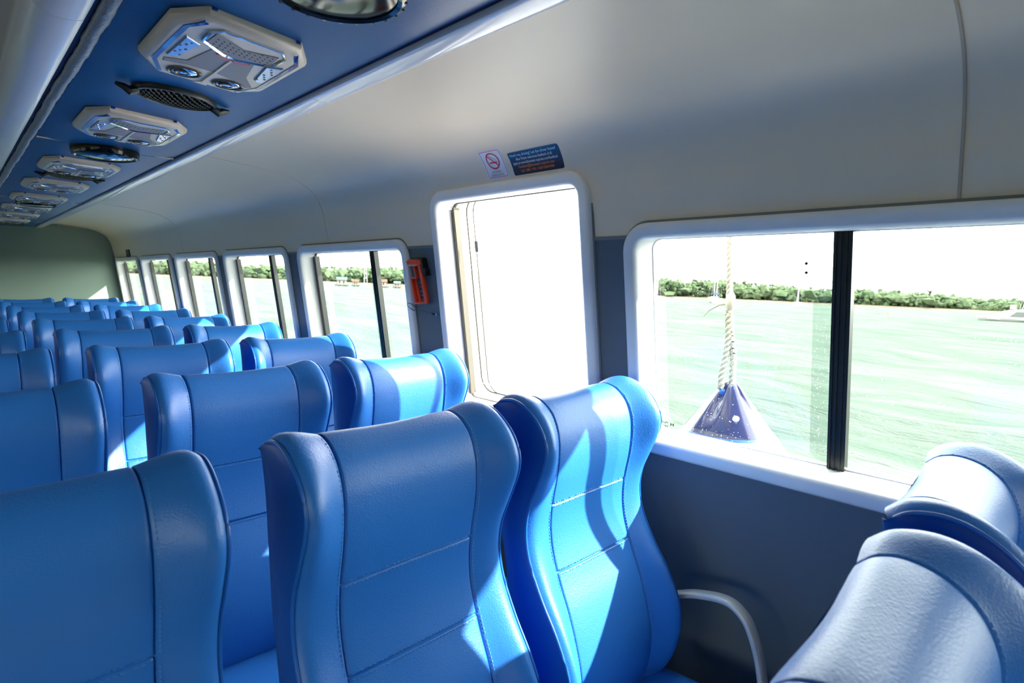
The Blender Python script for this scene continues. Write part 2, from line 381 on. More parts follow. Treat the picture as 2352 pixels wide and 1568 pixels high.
def trim_piece(name, sec, ya, yb, m, parent, side=1):
    mb = MB(); mb.loops([[(mx(x, side), ya, z+CZ) for x, z in sec], [(mx(x, side), yb, z+CZ) for x, z in sec]], cap0=True, cap1=True)
    return mb.build(name, m, parent, angle=35)
R_SEC = [(.676, .452), (.676, .440), (.69, .4365), (.712, .4355), (.727, .4385), (.737, .446), (.742, .458), (.742, .50), (.676, .50)]
L_SEC = [(.200, .452), (.200, .440), (.180, .4345), (.160, .434), (.142, .439), (.128, .450), (.119, .466), (.115, .485), (.115, .60), (.200, .60)]
for side in (1, -1):
    n = 1 if side > 0 else 3
    t = empty('trim_%d' % n); tag(t, 'glossy pale moulding along the outer edge of the blue ceiling strip%s' % ('' if side > 0 else ' across the aisle'), 'trim', kind='structure')
    js = [Y0, -.72, 1.42, 3.56, 5.70, Y1]
    for a, b in zip(js[:-1], js[1:]): trim_piece('moulding', catmull(R_SEC, 3), a+.0012, b-.0012, 'trim', t, side)
    trim_piece('shadow_gap', [(.668, .452), (.676, .452), (.676, .47), (.668, .47)], Y0, Y1, 'trimgap', t, side)
    t = empty('trim_%d' % (n+1)); tag(t, 'rounded moulding and crinkled padded roll on the aisle side of the blue ceiling strip%s' % ('' if side > 0 else ' across the aisle'), 'trim', kind='structure')
    js = [Y0, -.85, 1.30, 3.45, 5.60, Y1]
    for a, b in zip(js[:-1], js[1:]): trim_piece('moulding', catmull(L_SEC, 3), a+.0012, b-.0012, 'trim', t, side)
    trim_piece('shadow_gap', [(.200, .446), (.238, .446), (.238, .47), (.200, .47)], Y0, Y1, 'trimgap', t, side)
    trim_piece('edge_strip', [(.100, .565), (.112, .565), (.112, .58), (.100, .58)], Y0, Y1, 'trim', t, side)
    # crinkled roll: a padded tube whose section swells and pinches
    mb = MB(); N = 420; secs = []
    for i in range(N+1):
        y = Y0 + (Y1-Y0)*i/N
        w = 1 + .06*math.sin(y*47+math.sin(y*13)*2) + .05*math.sin(y*113+1.3)
        wob = .0010*math.sin(y*9.1)+.0008*math.sin(y*31)
        ring = []
        for j in range(10):
            th = 2*math.pi*j/10; ring.append((mx(.2225+wob+.0125*w*math.cos(th), side), y, CZ+.442+.009*w*math.sin(th)))
        secs.append(ring)
    mb.loops(secs, cap0=True, cap1=True); mb.build('padded_roll', 'roll', t, angle=80)

# back wall, front wall, floor, roof
def section_poly():
    pts = [(wall_x(-1.45)+.05, -1.46)] + [(wall_x(z)+.05, z) for z in (-.6, .124)] + [(x+.03, z+.03) for x, z in COVE[2:]] + [(.70, .62), (MID, .62)]
    left = [(2*MID-x, z) for x, z in pts[::-1]]
    return pts + left[1:]
for nm, y, th, m, lb in (('wall_back', Y1, .08, 'back', 'sage green back wall of the cabin'), ('wall_front', Y0-.08, .08, 'wall', 'plain grey front wall behind the camera')):
    mb = MB(); mb.prism([(x, y, z+CZ) for x, z in section_poly()], (0, 0, 0), (0, th, 0))
    tag(mb.build(nm, m, smooth=False), lb, 'wall', kind='structure')
mb = MB(); mb.box((MID, (Y0+Y1)/2, -.03), (2.05, (Y1-Y0)/2+.1, .03)); tag(mb.build('floor', 'floor', smooth=False), 'beige vinyl cabin floor under the seats', 'floor', kind='structure')
roof = empty('roof'); tag(roof, 'white cabin roof with overhanging side decks', 'roof', kind='structure')
mb = MB(); mb.box((MID, (Y0+Y1)/2, CZ+.66), (1.85, (Y1-Y0)/2+.2, .03)); mb.build('roof_deck', 'outer', roof, smooth=False)
def eave(side, ya, yb):
    mb = MB(); sec = [(1.30, .40), (1.36, .33), (1.60, .315), (1.78, .315), (1.80, .34), (1.79, .37), (1.55, .45), (1.30, .64)]
    mb.loops([[(mx(x, side), ya, z+CZ) for x, z in sec], [(mx(x, side), yb, z+CZ) for x, z in sec]], cap0=True, cap1=True)
    mb.build('side_deck', 'outer', roof, angle=30)
eave(1, Y0-.1, .62); eave(1, 1.70, Y1+.1); eave(-1, Y0-.1, Y1+.1)
# beam across the top of the back wall
mb = MB(); mb.box((1.00, Y1-.03, CZ+.472), (.16, .03, .011), Matrix.Rotation(math.radians(3), 3, 'Y'))
o = tag(mb.build('trim_5', 'beam'), 'short beige strip at the top of the sage back wall', 'trim', kind='structure'); bevel(o, .004)

# ------------------------------------------------------------------ windows
def window(name, y0, y1, z0, z1, my, side=1, num=None):
    nm = name if side > 0 else 'window_%d' % num
    root = empty(nm, (mx(wall_x(z0), side), (y0+y1)/2, z0+CZ))
    lab = WLABEL[name] if side > 0 else 'sliding window of the far left wall, number %d from the front' % (num-8)
    tag(root, lab, 'door' if name.startswith('door') else 'window', kind='structure')
    inv = Matrix.Translation(-Vector(root.location))
    def P(y, z, dd): return Vector(wp(y, z, dd, side)) - Vector(root.location)
    def ring(inset, dd, rad): return [P(y, z, dd) for y, z in rrect(y0+inset, y1-inset, z0+inset, z1-inset, max(rad-inset, .012), 8)]
    R0 = .075
    mb = MB(); mb.loops([ring(-.006, .004, R0), ring(-.006, -.003, R0)] + [ring(.004, -.003, R0)])
    mb.build('caulk_line', 'caulk', root)
    mb = MB(); mb.loops([ring(.000, .006, R0), ring(.000, -.012, R0), ring(.004, -.017, R0), ring(.010, -.019, R0), ring(.030, -.019, R0), ring(.037, -.016, R0), ring(.041, -.008, R0), ring(.043, .004, R0), ring(.046, .072, R0)])
    mb.build('surround', 'frame', root, angle=50)
    mb = MB(); mb.loops([ring(.045, .060, R0), ring(.0485, .061, R0), ring(.0485, .072, R0), ring(.045, .074, R0)]); mb.build('gasket', 'frame' if name == 'window_1' else 'gasket', root, angle=30)
    if name != 'window_1':
        g = .050; yb = y1-g; ya = yb-(.016 if my is None else .026); zb = z1-g-.012; za = z0+g+.012
        mb = MB(); q = [(ya, za), (yb-.004, za), (yb, za+.02), (yb, zb-.02), (yb-.004, zb), (ya, zb)]
        mb.loops([[P(y, z, .050) for y, z in q], [P(y, z, .075) for y, z in q]], cap0=True, cap1=True)
        mb.build('stile', 'gasket' if my is None else 'black', root, smooth=False)
    if my is not None:
        # two sliding panes overlapping at the mullion
        def pane(a, b, dd):
            pts = rrect(a, b, z0+.05, z1-.05, .03, 5)
            m2 = MB(); m2.loops([[P(y, z, dd) for y, z in pts], [P(y, z, dd+.004) for y, z in pts]], cap0=True, cap1=True)
            # single sheet facing: thin solid
            return m2.build('pane', 'glass', root, smooth=False)
        def sheet(a, b, dd):
            pts = rrect(a, b, z0+.05, z1-.05, .03, 5)
            return mk('pane', [P(y, z, dd) for y, z in pts], [tuple(range(len(pts)))], 'glass', root, smooth=False)
        sheet(my-.018, y1-.05, .062); sheet(y0+.05, my+.064, .071)
        m2 = MB()
        h = MB()
        za, zb = z0+.045, z1-.045
        for (a, b, d0, d1) in ((my-.019, my+.019, .052, .075),):
            m2.prism([P(a, za, d0), P(b, za, d0), P(b, za, d1), P(a, za, d1)], (0, 0, 0), P(a, zb, d0)-P(a, za, d0))
        mull = m2.build('mullion', 'black', root, smooth=False)
        for off in (-.010, .002, .012):
            m3 = MB(); m3.prism([P(my+off, za, .049), P(my+off+.004, za, .049), P(my+off+.004, za, .053), P(my+off, za, .053)], (0, 0, 0), P(my, zb, .05)-P(my, za, .05))
            m3.build('mullion_rib', 'black', mull, smooth=False)
    else:
        pts = rrect(y0-.03, y1+.30, z0-.05, z1+.15, .05, 5)
        mk('frosted_pane', [P(y, z, .125) for y, z in pts], [tuple(range(len(pts)))], 'frosted', root, smooth=False)
        for yy, rr in ((1.722, .0030), (1.684, .0022)):
            pts = rrect(.98, yy, z0+.065, z1-.03, .06, 8)
            mb = MB(); mb.tube([P(y, z, .10) for y, z in pts], rr, 6, closed=True); mb.build('pane_edge', 'gasket', root)
        mb = MB(); mb.prism([P(1.672, .09, .098), P(1.69, .09, .098), P(1.69, .13, .098), P(1.672, .13, .098)], (0, 0, 0), Vector((.004, 0, 0))); mb.build('latch', 'caulk', root, smooth=False)
    return root
for wdef in WINDOWS:
    w_ = window(*wdef)
    if wdef[0] == 'window_1':
        # maker's mark etched in the corner of the pane, and two specks of dirt
        base = Vector(w_.location)
        mb = MB()
        for k, (yy, zz, wd, hh) in enumerate([(.842, -.413, .003, .008), (.850, -.413, .003, .008), (.846, -.413, .006, .002)] + [(.860+.0045*q, -.410+.001*math.sin(q*2.1), .0022, .005 if q % 3 else .003) for q in range(7)] + [(.862+.005*q, -.421, .002, .004) for q in range(4)]):
            p = Vector(wp(yy, zz, .0605)) - base
            mb.box(p, (.0003, wd/2, hh/2))
        mb.build('etched_mark', 'ink_blk', w_, smooth=False)
        for (px, py) in ((1852, 605), (1852, 626)):
            dd = ray(px, py); t = (1.358+.061/abs(WN.x))/(dd[0]+LEAN*dd[2]); p = Vector(dd*t); p.z += CZ; p -= base
            mb = MB(); mb.lathe([(.0008, -.001), (.0036, -.0003), (.0036, .0004), (.001, .001)], 9, p, Matrix.Rotation(math.pi/2, 3, 'Y')); mb.build('dirt_speck', 'ink_blk', w_)
k = 9
for wdef in WINDOWS:
    if wdef[0] != 'door_1': window(*wdef, side=-1, num=k); k += 1

# ------------------------------------------------------------------ seats
HW = .212
def cat_at(P, ss):
    P = np.array(P, float); out = []
    for s_ in ss:
        i = min(int(s_), len(P)-2); t = s_-i
        p0 = P[max(i-1, 0)]; p1 = P[i]; p2 = P[i+1]; p3 = P[min(i+2, len(P)-1)]
        out.append(.5*((2*p1)+(-p0+p2)*t+(2*p0-5*p1+4*p2-p3)*t*t+(-p0+3*p1-3*p2+p3)*t**3))
    return np.array(out)
_sz = lambda z: np.interp(-z, [-.975, -.92, -.865, -.80, -.735], [8, 9, 10, 11, 12])
SS = sorted(set(list(np.round(np.linspace(0, 17, 103), 4)) + [round(float(_sz(zz+q*.0011)), 4) for zz in (.966, .818) for q in range(-7, 8)]))
W_ = cat_at([(.005, 1.188), (-.02, 1.207), (-.06, 1.213), (-.10, 1.201), (-.14, 1.17), (-.163, 1.13), (-.163, 1.09), (-.142, 1.035), (-.118, .975), (-.112, .92), (-.125, .865), (-.16, .80), (-.205, .735), (-.24, .665), (-.248, .60), (-.235, .53), (-.20, .46), (-.16, .42)], SS)
C_ = cat_at([(.005, 1.178), (-.013, 1.194), (-.040, 1.200), (-.073, 1.191), (-.102, 1.166), (-.119, 1.128), (-.123, 1.085), (-.119, 1.035), (-.108, .975), (-.104, .92), (-.112, .865), (-.135, .80), (-.165, .735), (-.19, .665), (-.205, .60), (-.205, .53), (-.185, .46), (-.16, .42)], SS)
B_ = catmull([(.006, 1.184), (.001, 1.125), (-.012, 1.04), (-.023, .914), (-.043, .80), (-.06, .60), (-.07, .42)], 8)
SEAM = .135
def nrm2(P):
    T = np.gradient(P, axis=0); T /= np.linalg.norm(T, axis=1)[:, None]; return np.stack([T[:, 1], -T[:, 0]], 1)
NW, NC = nrm2(W_), nrm2(C_)
if NC[len(NC)//2][0] > 0: NW, NC = -NW, -NC        # outward = towards the sitter (-y)
def sstep(t): t = min(max(t, 0), 1); return t*t*(3-2*t)
def seat_section(a):
    """profile (y, z) at lateral distance a from the seat's middle"""
    if a <= SEAM:
        t = a/SEAM; P = C_.copy(); off = .009*(1-t*t)*np.exp(-((P[:, 1]-1.12)/.16)**2)
        P = P - NC*off[:, None]
        puff = .0035*(1-t**6)
        P = P + NC*puff
        if a < SEAM-.002:
            g = sum(np.exp(-((P[:, 1]-zz)/.0021)**2) for zz in (.966, .818))*.0050
            P = P - NC*g[:, None]
        else: P = P - NC*.004
    else:
        t = (a-SEAM)/(HW-SEAM); u = .5*sstep(t/.85)+.5*min(1, t/.85)
        P = C_*(1-u)+W_*u; N = NC*(1-u)+NW*u
        bulge = .0035*math.sin(math.pi*min(t, 1))
        edge = .009*max(0, (t-.70)/.30)**2.2
        P = P + N*(bulge-edge)
    return P
STA = [0, .04, .08, .105, .122, .129, .1325, .135, .1375, .141, .148, .16, .172, .184, .194, .201, .206, .2095, HW]
STA = [-a for a in STA[:0:-1]] + STA
def build_seat_meshes():
    out = {}
    # upholstered front
    mb = MB(); cols = [[(dx, p[0], p[1]) for p in seat_section(abs(dx))] for dx in STA]
    mb.loops(cols, closed=False)
    out['backrest'] = (mb, 'seat', None)
    edge = seat_section(HW); n = len(edge)
    bi = np.interp(np.linspace(0, 1, n)**1.15, np.linspace(0, 1, len(B_)), np.arange(len(B_)))
    bb = np.stack([np.interp(bi, np.arange(len(B_)), B_[:, q]) for q in (0, 1)], 1)
    for sgn in (-1, 1):
        mb = MB(); lo = []
        for fr_, bul in ((0, 0), (.06, .003), (.25, .0065), (.6, .0065), (.92, .003), (1, -.006)):
            lo.append([(sgn*(HW-.001+bul), p[0]*(1-fr_)+q[0]*fr_, p[1]*(1-fr_)+q[1]*fr_) for p, q in zip(edge, bb)])
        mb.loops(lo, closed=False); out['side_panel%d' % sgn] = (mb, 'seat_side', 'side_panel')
        mb = MB(); mb.tube([(sgn*(HW+.001), p[0]-.001, p[1]) for p in edge[2:]], .0030, 7); out['piping%d' % sgn] = (mb, 'piping', 'piping')
    # rear shell
    mb = MB(); cols = []
    for dx in (-HW+.0, -.205, -.18, -.1, 0, .1, .18, .205, HW-.0):
        a = abs(dx); zt = 1.176+.010*sstep((a-.10)/.09)
        sc = (zt-.42)/(1.184-.42)
        cols.append([(dx*.985, p[0]-.003, .42+(p[1]-.42)*sc) for p in B_])
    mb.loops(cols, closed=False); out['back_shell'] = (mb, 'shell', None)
    # stitching along the seams
    mb = MB()
    def dashes(path, step=.0075, ln=.0045, w=.0007):
        path = [Vector(p) for p in path]; acc = 0
        for p, q in zip(path[:-1], path[1:]):
            L = (q-p).length; t = (q-p)/max(L, 1e-9); s = (step-acc) % step if acc else 0
            while s+ln < L+.002:
                c = p+t*(s+ln/2); rot = t.to_track_quat('X', 'Z').to_matrix(); mb.box(c, (ln/2, w, w), rot); s += step
            acc = (acc+L) % step
    for sgn in (-1, 1):
        for off in (.1405,):
            P = seat_section(off); Nn = NC
            idx = range(6, len(P)-6, 4)
            dashes([(sgn*off, P[i][0]-.0006, P[i][1]) for i in idx])
    for zz in (.966, .818):
        for dz in (.0045, -.0045):
            row = []
            for dx in np.linspace(-.128, .128, 12):
                P = seat_section(abs(dx)); j = [i for i in range(40, len(P)) if P[i][1] <= zz+dz][0]; row.append((dx, P[j][0]-.0008, zz+dz))
            dashes(row)
    out['stitching'] = (mb, 'thread', None)
    # cushion: rounded block, a little dished
    mb = MB(); rings = []
    nu, nv = 36, 15
    for i in range(nv):
        ph = -math.pi/2+math.pi*i/(nv-1); ring = []
        for j in range(nu):
            th = 2*math.pi*j/nu
            def sp(v, e_): return math.copysign(abs(v)**e_, v)
            x = .230*sp(math.cos(th), .28)*sp(math.cos(ph), .30); y = .245*sp(math.sin(th), .28)*sp(math.cos(ph), .30); z = .07*sp(math.sin(ph), .42)
            z += -.014*(1-min(1, (x/.2)**2))*(1 if z > 0 else 0) + .02*(-y/.245)
            ring.append((x, -.385+y, .424+z))
        rings.append(ring)
    mb.loops(rings, cap0=True, cap1=True); out['cushion'] = (mb, 'seat', None)
    mb = MB(); mb.box((0, -.33, .325), (.20, .21, .018)); mb.box((0, -.10, .38), (.19, .02, .06)); out['seat_frame'] = (mb, 'steel', None)
    for sgn in (-1, 1):
        mb = MB(); mb.box((sgn*.15, -.30, .155), (.022, .05, .155)); mb.box((sgn*.15, -.30, .008), (.03, .17, .008)); out['leg%d' % sgn] = (mb, 'steel', 'leg')
    # wall-side armrest: a bent flat bar
    path = catmull([(-.085, .585), (-.13, .608), (-.19, .640), (-.25, .668), (-.33, .686), (-.375, .668), (-.402, .628), (-.425, .555), (-.440, .45), (-.445, .34)], 5)
    mb = MB(); T = np.gradient(path, axis=0); T /= np.linalg.norm(T, axis=1)[:, None]; Nn = np.stack([-T[:, 1], T[:, 0]], 1)
    lo = []
    for p, q in zip(path, Nn):
        sec = [(-.017, -.004), (-.014, -.0065), (.014, -.0065), (.017, -.004), (.017, .004), (.013, .0075), (-.013, .0075), (-.017, .004)]
        lo.append([(.262+a, p[0]+q[0]*b, p[1]+q[1]*b) for a, b in sec])
    mb.loops(lo, cap0=True, cap1=True); out['armrest'] = (mb, 'alu', None)
    mb = MB(); mb.box((.235, -.085, .585), (.032, .014, .014)); out['armrest_bracket'] = (mb, 'steel', None)
    mb = MB(); mb.box((.235, -.445, .345), (.03, .014, .014)); out['armrest_foot'] = (mb, 'steel', None)
    return out
SEAT = {}
for key, (mb, m, nm) in build_seat_meshes().items():
    o = mb.build(nm or key, m, None, True, 60); me = o.data; bpy.data.objects.remove(o); me.name = nm or key; SEAT[key] = (nm or key, me)
ORD = ['nearest', 'second', 'third', 'fourth', 'fifth', 'sixth', 'seventh', 'eighth', 'ninth']
def seat(colname, x, rowi, y, arm):
    x -= .0125*(y-.92)
    if rowi == 0: x -= .009; y += -.02 if colname == 'middle' else .010
    root = empty('passenger_seat', (x, y, 0))
    root.scale = (1, 1, .994 if rowi else .976)
    if rowi == 0: root.rotation_euler = (0, 0, .05)
    special = {('middle', 0): 'blue leatherette seat cropped by the lower right corner, in front of the window seat',
               ('window', 0): 'blue leatherette seat at lower right, against the wall under the big window',
               ('middle', 1): 'large blue winged seat in the foreground centre',
               ('window', 1): 'blue winged seat with grey armrest beside it, below the pillar',
               ('window', 2): 'blue seat glaring in bright light beside the white door',
               ('left', 1): 'dark blue seat filling the lower left corner'}
    lab = special.get((colname, rowi), 'blue winged passenger seat, %s one back in the %s column' % (ORD[rowi], {'window': 'window-side', 'middle': 'middle', 'left': 'left-hand'}[colname]))
    tag(root, lab, 'seat', 'blue passenger seats in rows')
    for key, (nm, me) in SEAT.items():
        if key.startswith('armrest') and not arm: continue
        link(bpy.data.objects.new(nm, me), root)
    return root
ROWS = [.175, .92, 1.665, 2.41, 3.155, 3.90, 4.645, 5.39, 6.135, 6.88]
ORD.append('tenth')
for i, y in enumerate(ROWS):
    seat('window', 1.060, i, y, True); seat('middle', .557, i, y, False)
    if i > 0: seat('left', .028, i, y, False)

# ------------------------------------------------------------------ overhead service panels
SKEW = .20
def U(x, y, z): return (x, y+SKEW*x, -.8*z)    # z is how far it hangs below the blue strip
def poly_up(pts, z): return [U(x, y, z) for x, y in pts]
def inset(pts, d_):
    c = np.mean(pts, axis=0); out = []
    n = len(pts)
    for i in range(n):
        p = np.array(pts[i]); a = np.array(pts[i-1]); b = np.array(pts[(i+1) % n])
        e1 = (p-a)/np.linalg.norm(p-a); e2 = (b-p)/np.linalg.norm(b-p); n1 = np.array([-e1[1], e1[0]]); n2 = np.array([-e2[1], e2[0]])
        if n1@(c-p) < 0: n1, n2 = -n1, -n2
        m_ = (n1+n2); m_ = m_/(m_@m_)*2; out.append(tuple(p+m_*d_))
    return out
def unit_meshes():
    out = []
    OUT = [(-.130, -.120), (-.086, -.192), (.086, -.192), (.130, -.120), (.130, .125), (.086, .197), (-.086, .197), (-.130, .125)]
    mb = MB(); mb.loops([poly_up(OUT, 0), poly_up(OUT, .010), poly_up(inset(OUT, .004), .0175), poly_up(inset(OUT, .012), .0235), poly_up(inset(OUT, .018), .0245)], cap1=True); out.append(('body', mb, 'unit', None))
    for s in (-1, 1):    # blue inlay across each end, running over the rims
        path = [(s*.078, -.195), (s*.086, -.165), (s*.106, -.122), (s*.108, .10), (s*.082, .172), (s*.074, .199)]
        L = [(x-s*.005, y) for x, y in path]; R = [(x+s*.004, y) for x, y in path]
        zs = [.004, .0258, .0258, .0258, .0258, .004]
        mb = MB(); a = [U(x, y, z) for (x, y), z in zip(L, zs)]; b = [U(x, y, z) for (x, y), z in zip(R, zs)]
        a2 = [(p[0], p[1], p[2]+.004) for p in a]; b2 = [(p[0], p[1], p[2]+.004) for p in b]
        mb.loops([[a[i], b[i], b2[i], a2[i]] for i in range(6)], cap0=True, cap1=True); out.append(('blue_inlay', mb, 'unitblue', None))
    def plate(name, pts, z0, z1, m, bev=.002):
        mb = MB(); mb.loops([poly_up(pts, z0), poly_up(pts, z1-bev), poly_up(inset(pts, bev), z1)], cap1=True); out.append((name, mb, m, None))
    HEX = [(-.070, -.085), (-.072, -.140), (-.052, -.168), (.058, -.168), (.076, -.140), (.074, -.085), (.056, -.062), (.008, -.040), (-.020, -.045)]
    ring = MB(); ring.loops([poly_up(HEX, .024), poly_up(HEX, .0300), poly_up(inset(HEX, .003), .0305), poly_up(inset(HEX, .0055), .0265)]); out.append(('louvre_frame', ring, 'chrome', None))
    plate('louvre', inset(HEX, .005), .024, .0268, 'unit')
    DOT = [(-.062, -.088), (-.060, -.148), (.002, -.110), (.062, -.135), (.066, -.088), (.052, -.070), (.008, -.050), (-.018, -.054)]
    plate('dotted_plate', DOT, .0265, .0286, 'unit2', .001)
    mb = MB()
    for r_ in range(4):
        for c_ in range(11):
            x = -.050+c_*.0105; y = -.120+r_*.014 + (.018*abs(x) if x > 0 else -.2*x*0) - .35*min(0, x+.0)*0
            if y > -.060 or (abs(x-.002) < .03 and r_ == 0): continue
            if x < 0 and y > -.062-.0*x: continue
            mb.prism([U(x+dx, y+dy, .0285) for dx, dy in ((-.0014, -.0014), (.0014, -.0014), (.0014, .0014), (-.0014, .0014))], (0, 0, 0), (0, 0, -.0004))
    out.append(('perforation', mb, 'hole', 'stuff'))
    GREY = [(-.058, .055), (-.042, -.055), (.045, -.045), (.062, .050), (.094, .105), (.082, .128), (.050, .092), (.0, .078), (-.050, .082), (-.092, .100), (-.095, .078)]
    plate('taupe_field', GREY, .0240, .0262, 'unit2', .001)
    for s in (-1, 1):
        LED = [(s*.064, -.060), (s*.094, -.080), (s*.097, .052), (s*.078, .045)]
        plate('led_lens', LED, .024, .0285, 'led')
        for q in range(7):
            x = s*(.078+.006*(q % 3)); y = -.055+.014*q
            mb = MB(); mb.lathe([(.0028, 0), (.0025, -.0012), (.001, -.0018)], 8, U(x, y, .0285)); out.append(('led', mb, 'ledred' if q % 2 else 'chrome', None))
    mb = MB()
    for a0, a1 in ((200, 262), (278, 340)):
        seg = [(math.cos(math.radians(a)), -math.sin(math.radians(a))) for a in np.linspace(a0, a1, 8)]
        P_ = [(.003+.036*c, -.052+.030*s_) for c, s_ in seg] + [(.003+.020*c, -.052+.014*s_) for c, s_ in seg[::-1]]
        mb.loops([poly_up(P_, .026), poly_up(P_, .0285)], cap1=True)
    out.append(('red_button', mb, 'red', None))
    mb = MB(); mb.prism([U(.0005, -.03, .026), U(.0055, -.03, .026), U(.0055, .165, .026), U(.0005, .165, .026)], (0, 0, 0), (0, 0, -.0022)); out.append(('centre_rib', mb, 'unit', None))
    mb = MB(); mb.prism([U(-.012, .185, .0245), U(.018, .185, .0245), U(.004, .160, .0245)], (0, 0, 0), (0, 0, -.0018)); out.append(('wedge_mark', mb, 'unit', None))
    for s in (-1, 1):
        c = U(.003+s*.046, .132, .0245)
        mb = MB(); mb.lathe([(.033, 0), (.033, -.003), (.030, -.0045), (.027, -.003), (.027, 0)], 28, c); out.append(('lamp_bezel', mb, 'lens', None))
        mb = MB(); mb.lathe([(.026, 0), (.024, -.003), (.016, -.0052), (.004, -.006)], 24, c); out.append(('reading_lamp', mb, 'chrome', None))
        mb = MB(); mb.lathe([(.015, -.004), (.0145, -.0075), (.0125, -.0075), (.012, -.004)], 20, (c[0]-.006, c[1]-.004, c[2])); out.append(('lamp_ring', mb, 'lens', None))
    res = []
    for nm, mb, m, kd in out:
        mb.v = [(x, (y-SKEW*x)*.93+.010+SKEW*x, z) for x, y, z in mb.v]
        o = mb.build(nm, m, None, True, 35); me = o.data; bpy.data.objects.remove(o); me.name = nm; res.append((nm, me, kd))
    return res
UNIT = unit_meshes()
for i, y in enumerate([1.262, 2.085, 3.03, 3.77, 4.51, 5.24, 5.97, 6.68]):
    root = empty('service_panel', (.424, y, CZ+.44))
    tag(root, 'ivory overhead service panel with reading lamps, %s from the camera on the blue strip' % ORD[i], 'service panel', 'ivory service panels along the blue ceiling strip')
    for nm, me, kd in UNIT:
        if i > 4 and nm in ('led', 'perforation'): continue
        o = link(bpy.data.objects.new(nm, me), root)
        if kd: o['kind'] = kd

# oval speaker grilles
def speaker_meshes():
    out = []
    a, b = .098, .075
    el = lambda k_, z, n=36: [U(math.cos(2*math.pi*j/n)*a*k_, math.sin(2*math.pi*j/n)*b*k_, z) for j in range(n)]
    mb = MB(); mb.loops([el(1, 0), el(1.0, .010), el(.97, .015), el(.91, .015), el(.88, .010)], cap1=True); out.append(('rim', mb, 'grille', None))
    # perforated dome: a net of ribs over a dark well
    mb = MB()
    def dz(x, y): return .010+.014*max(0, 1-(x/(a*.9))**2-(y/(b*.9))**2)
    for fam in (0, 1):
        for q in range(-11, 12):
            path = []
            for t in np.linspace(-1, 1, 41):
                s_ = t*.14; o_ = q*.0125
                x, y = ((s_+o_)*.707, (s_-o_)*.707) if fam == 0 else ((s_+o_)*.707, (o_-s_)*.707)
                if (x/(a*.9))**2+(y/(b*.9))**2 <= 1: path.append(U(x, y, dz(x, y)))
            if len(path) > 2: mb.tube(path, .0026, 5)
    out.append(('grille_net', mb, 'grille', None))
    mb = MB(); mb.loops([el(.88, .008), el(.5, .012), el(.1, .013)], cap1=True); out.append(('speaker_cone', mb, 'hole', None))
    for s in (-1, 1):
        mb = MB(); mb.tube([U(s*.088, 0, .010), U(s*.104, 0, .020), U(s*.116, 0, .012), U(s*.132, 0, .008)], [.010, .011, .008, .004], 8); out.append(('mounting_ear', mb, 'grille', None))
    res = []
    for nm, mb, m, kd in out:
        o = mb.build(nm, m, None, True, 40); me = o.data; bpy.data.objects.remove(o); me.name = nm; res.append((nm, me))
    return res
SPK = speaker_meshes()
for y, w in ((1.66, 'between the first and second service panels'), (3.36, 'between the third and fourth service panels')):
    root = empty('speaker', (.436, y, CZ+.44)); tag(root, 'black oval speaker grille with ears, %s' % w, 'speaker', 'speaker grilles along the blue ceiling strip')
    for nm, me in SPK: link(bpy.data.objects.new(nm, me), root)
# round black glass lamps
def lamp_meshes():
    out = []
    mb = MB(); mb.lathe([(.104, 0), (.104, -.012), (.100, -.024), (.094, -.027), (.088, -.024), (.086, -.014)], 48); out.append(('lamp_housing', mb, 'dome'))
    mb = MB(); mb.lathe([(.088, -.022), (.075, -.026), (.045, -.029), (.01, -.030)], 40); out.append(('lamp_cover', mb, 'dome'))
    mb = MB(); n = 24
    for q in range(n):
        th = 2*math.pi*q/n; mb.box((math.cos(th)*.0985, math.sin(th)*.0985, -.0245), (.0025, .0025, .0012))
    out.append(('notched_ring', mb, 'dome'))
    res = []
    for nm, mb, m in out:
        o = mb.build(nm, m, None, True, 40); me = o.data; bpy.data.objects.remove(o); me.name = nm; res.append((nm, me))
    return res
LMP = lamp_meshes()
for y, w in ((.835, 'at the top edge of the picture, nearest the camera'), (2.58, 'after the second service panel'), (4.84, 'between the fifth and sixth service panels'), (6.93, 'beyond the last service panel at the back wall')):
    root = empty('ceiling_lamp', (.440, y, CZ+.44)); tag(root, 'round black glass ceiling lamp %s' % w, 'ceiling lamp', 'round black lamps along the blue ceiling strip')
    for nm, me in LMP: link(bpy.data.objects.new(nm, me), root)

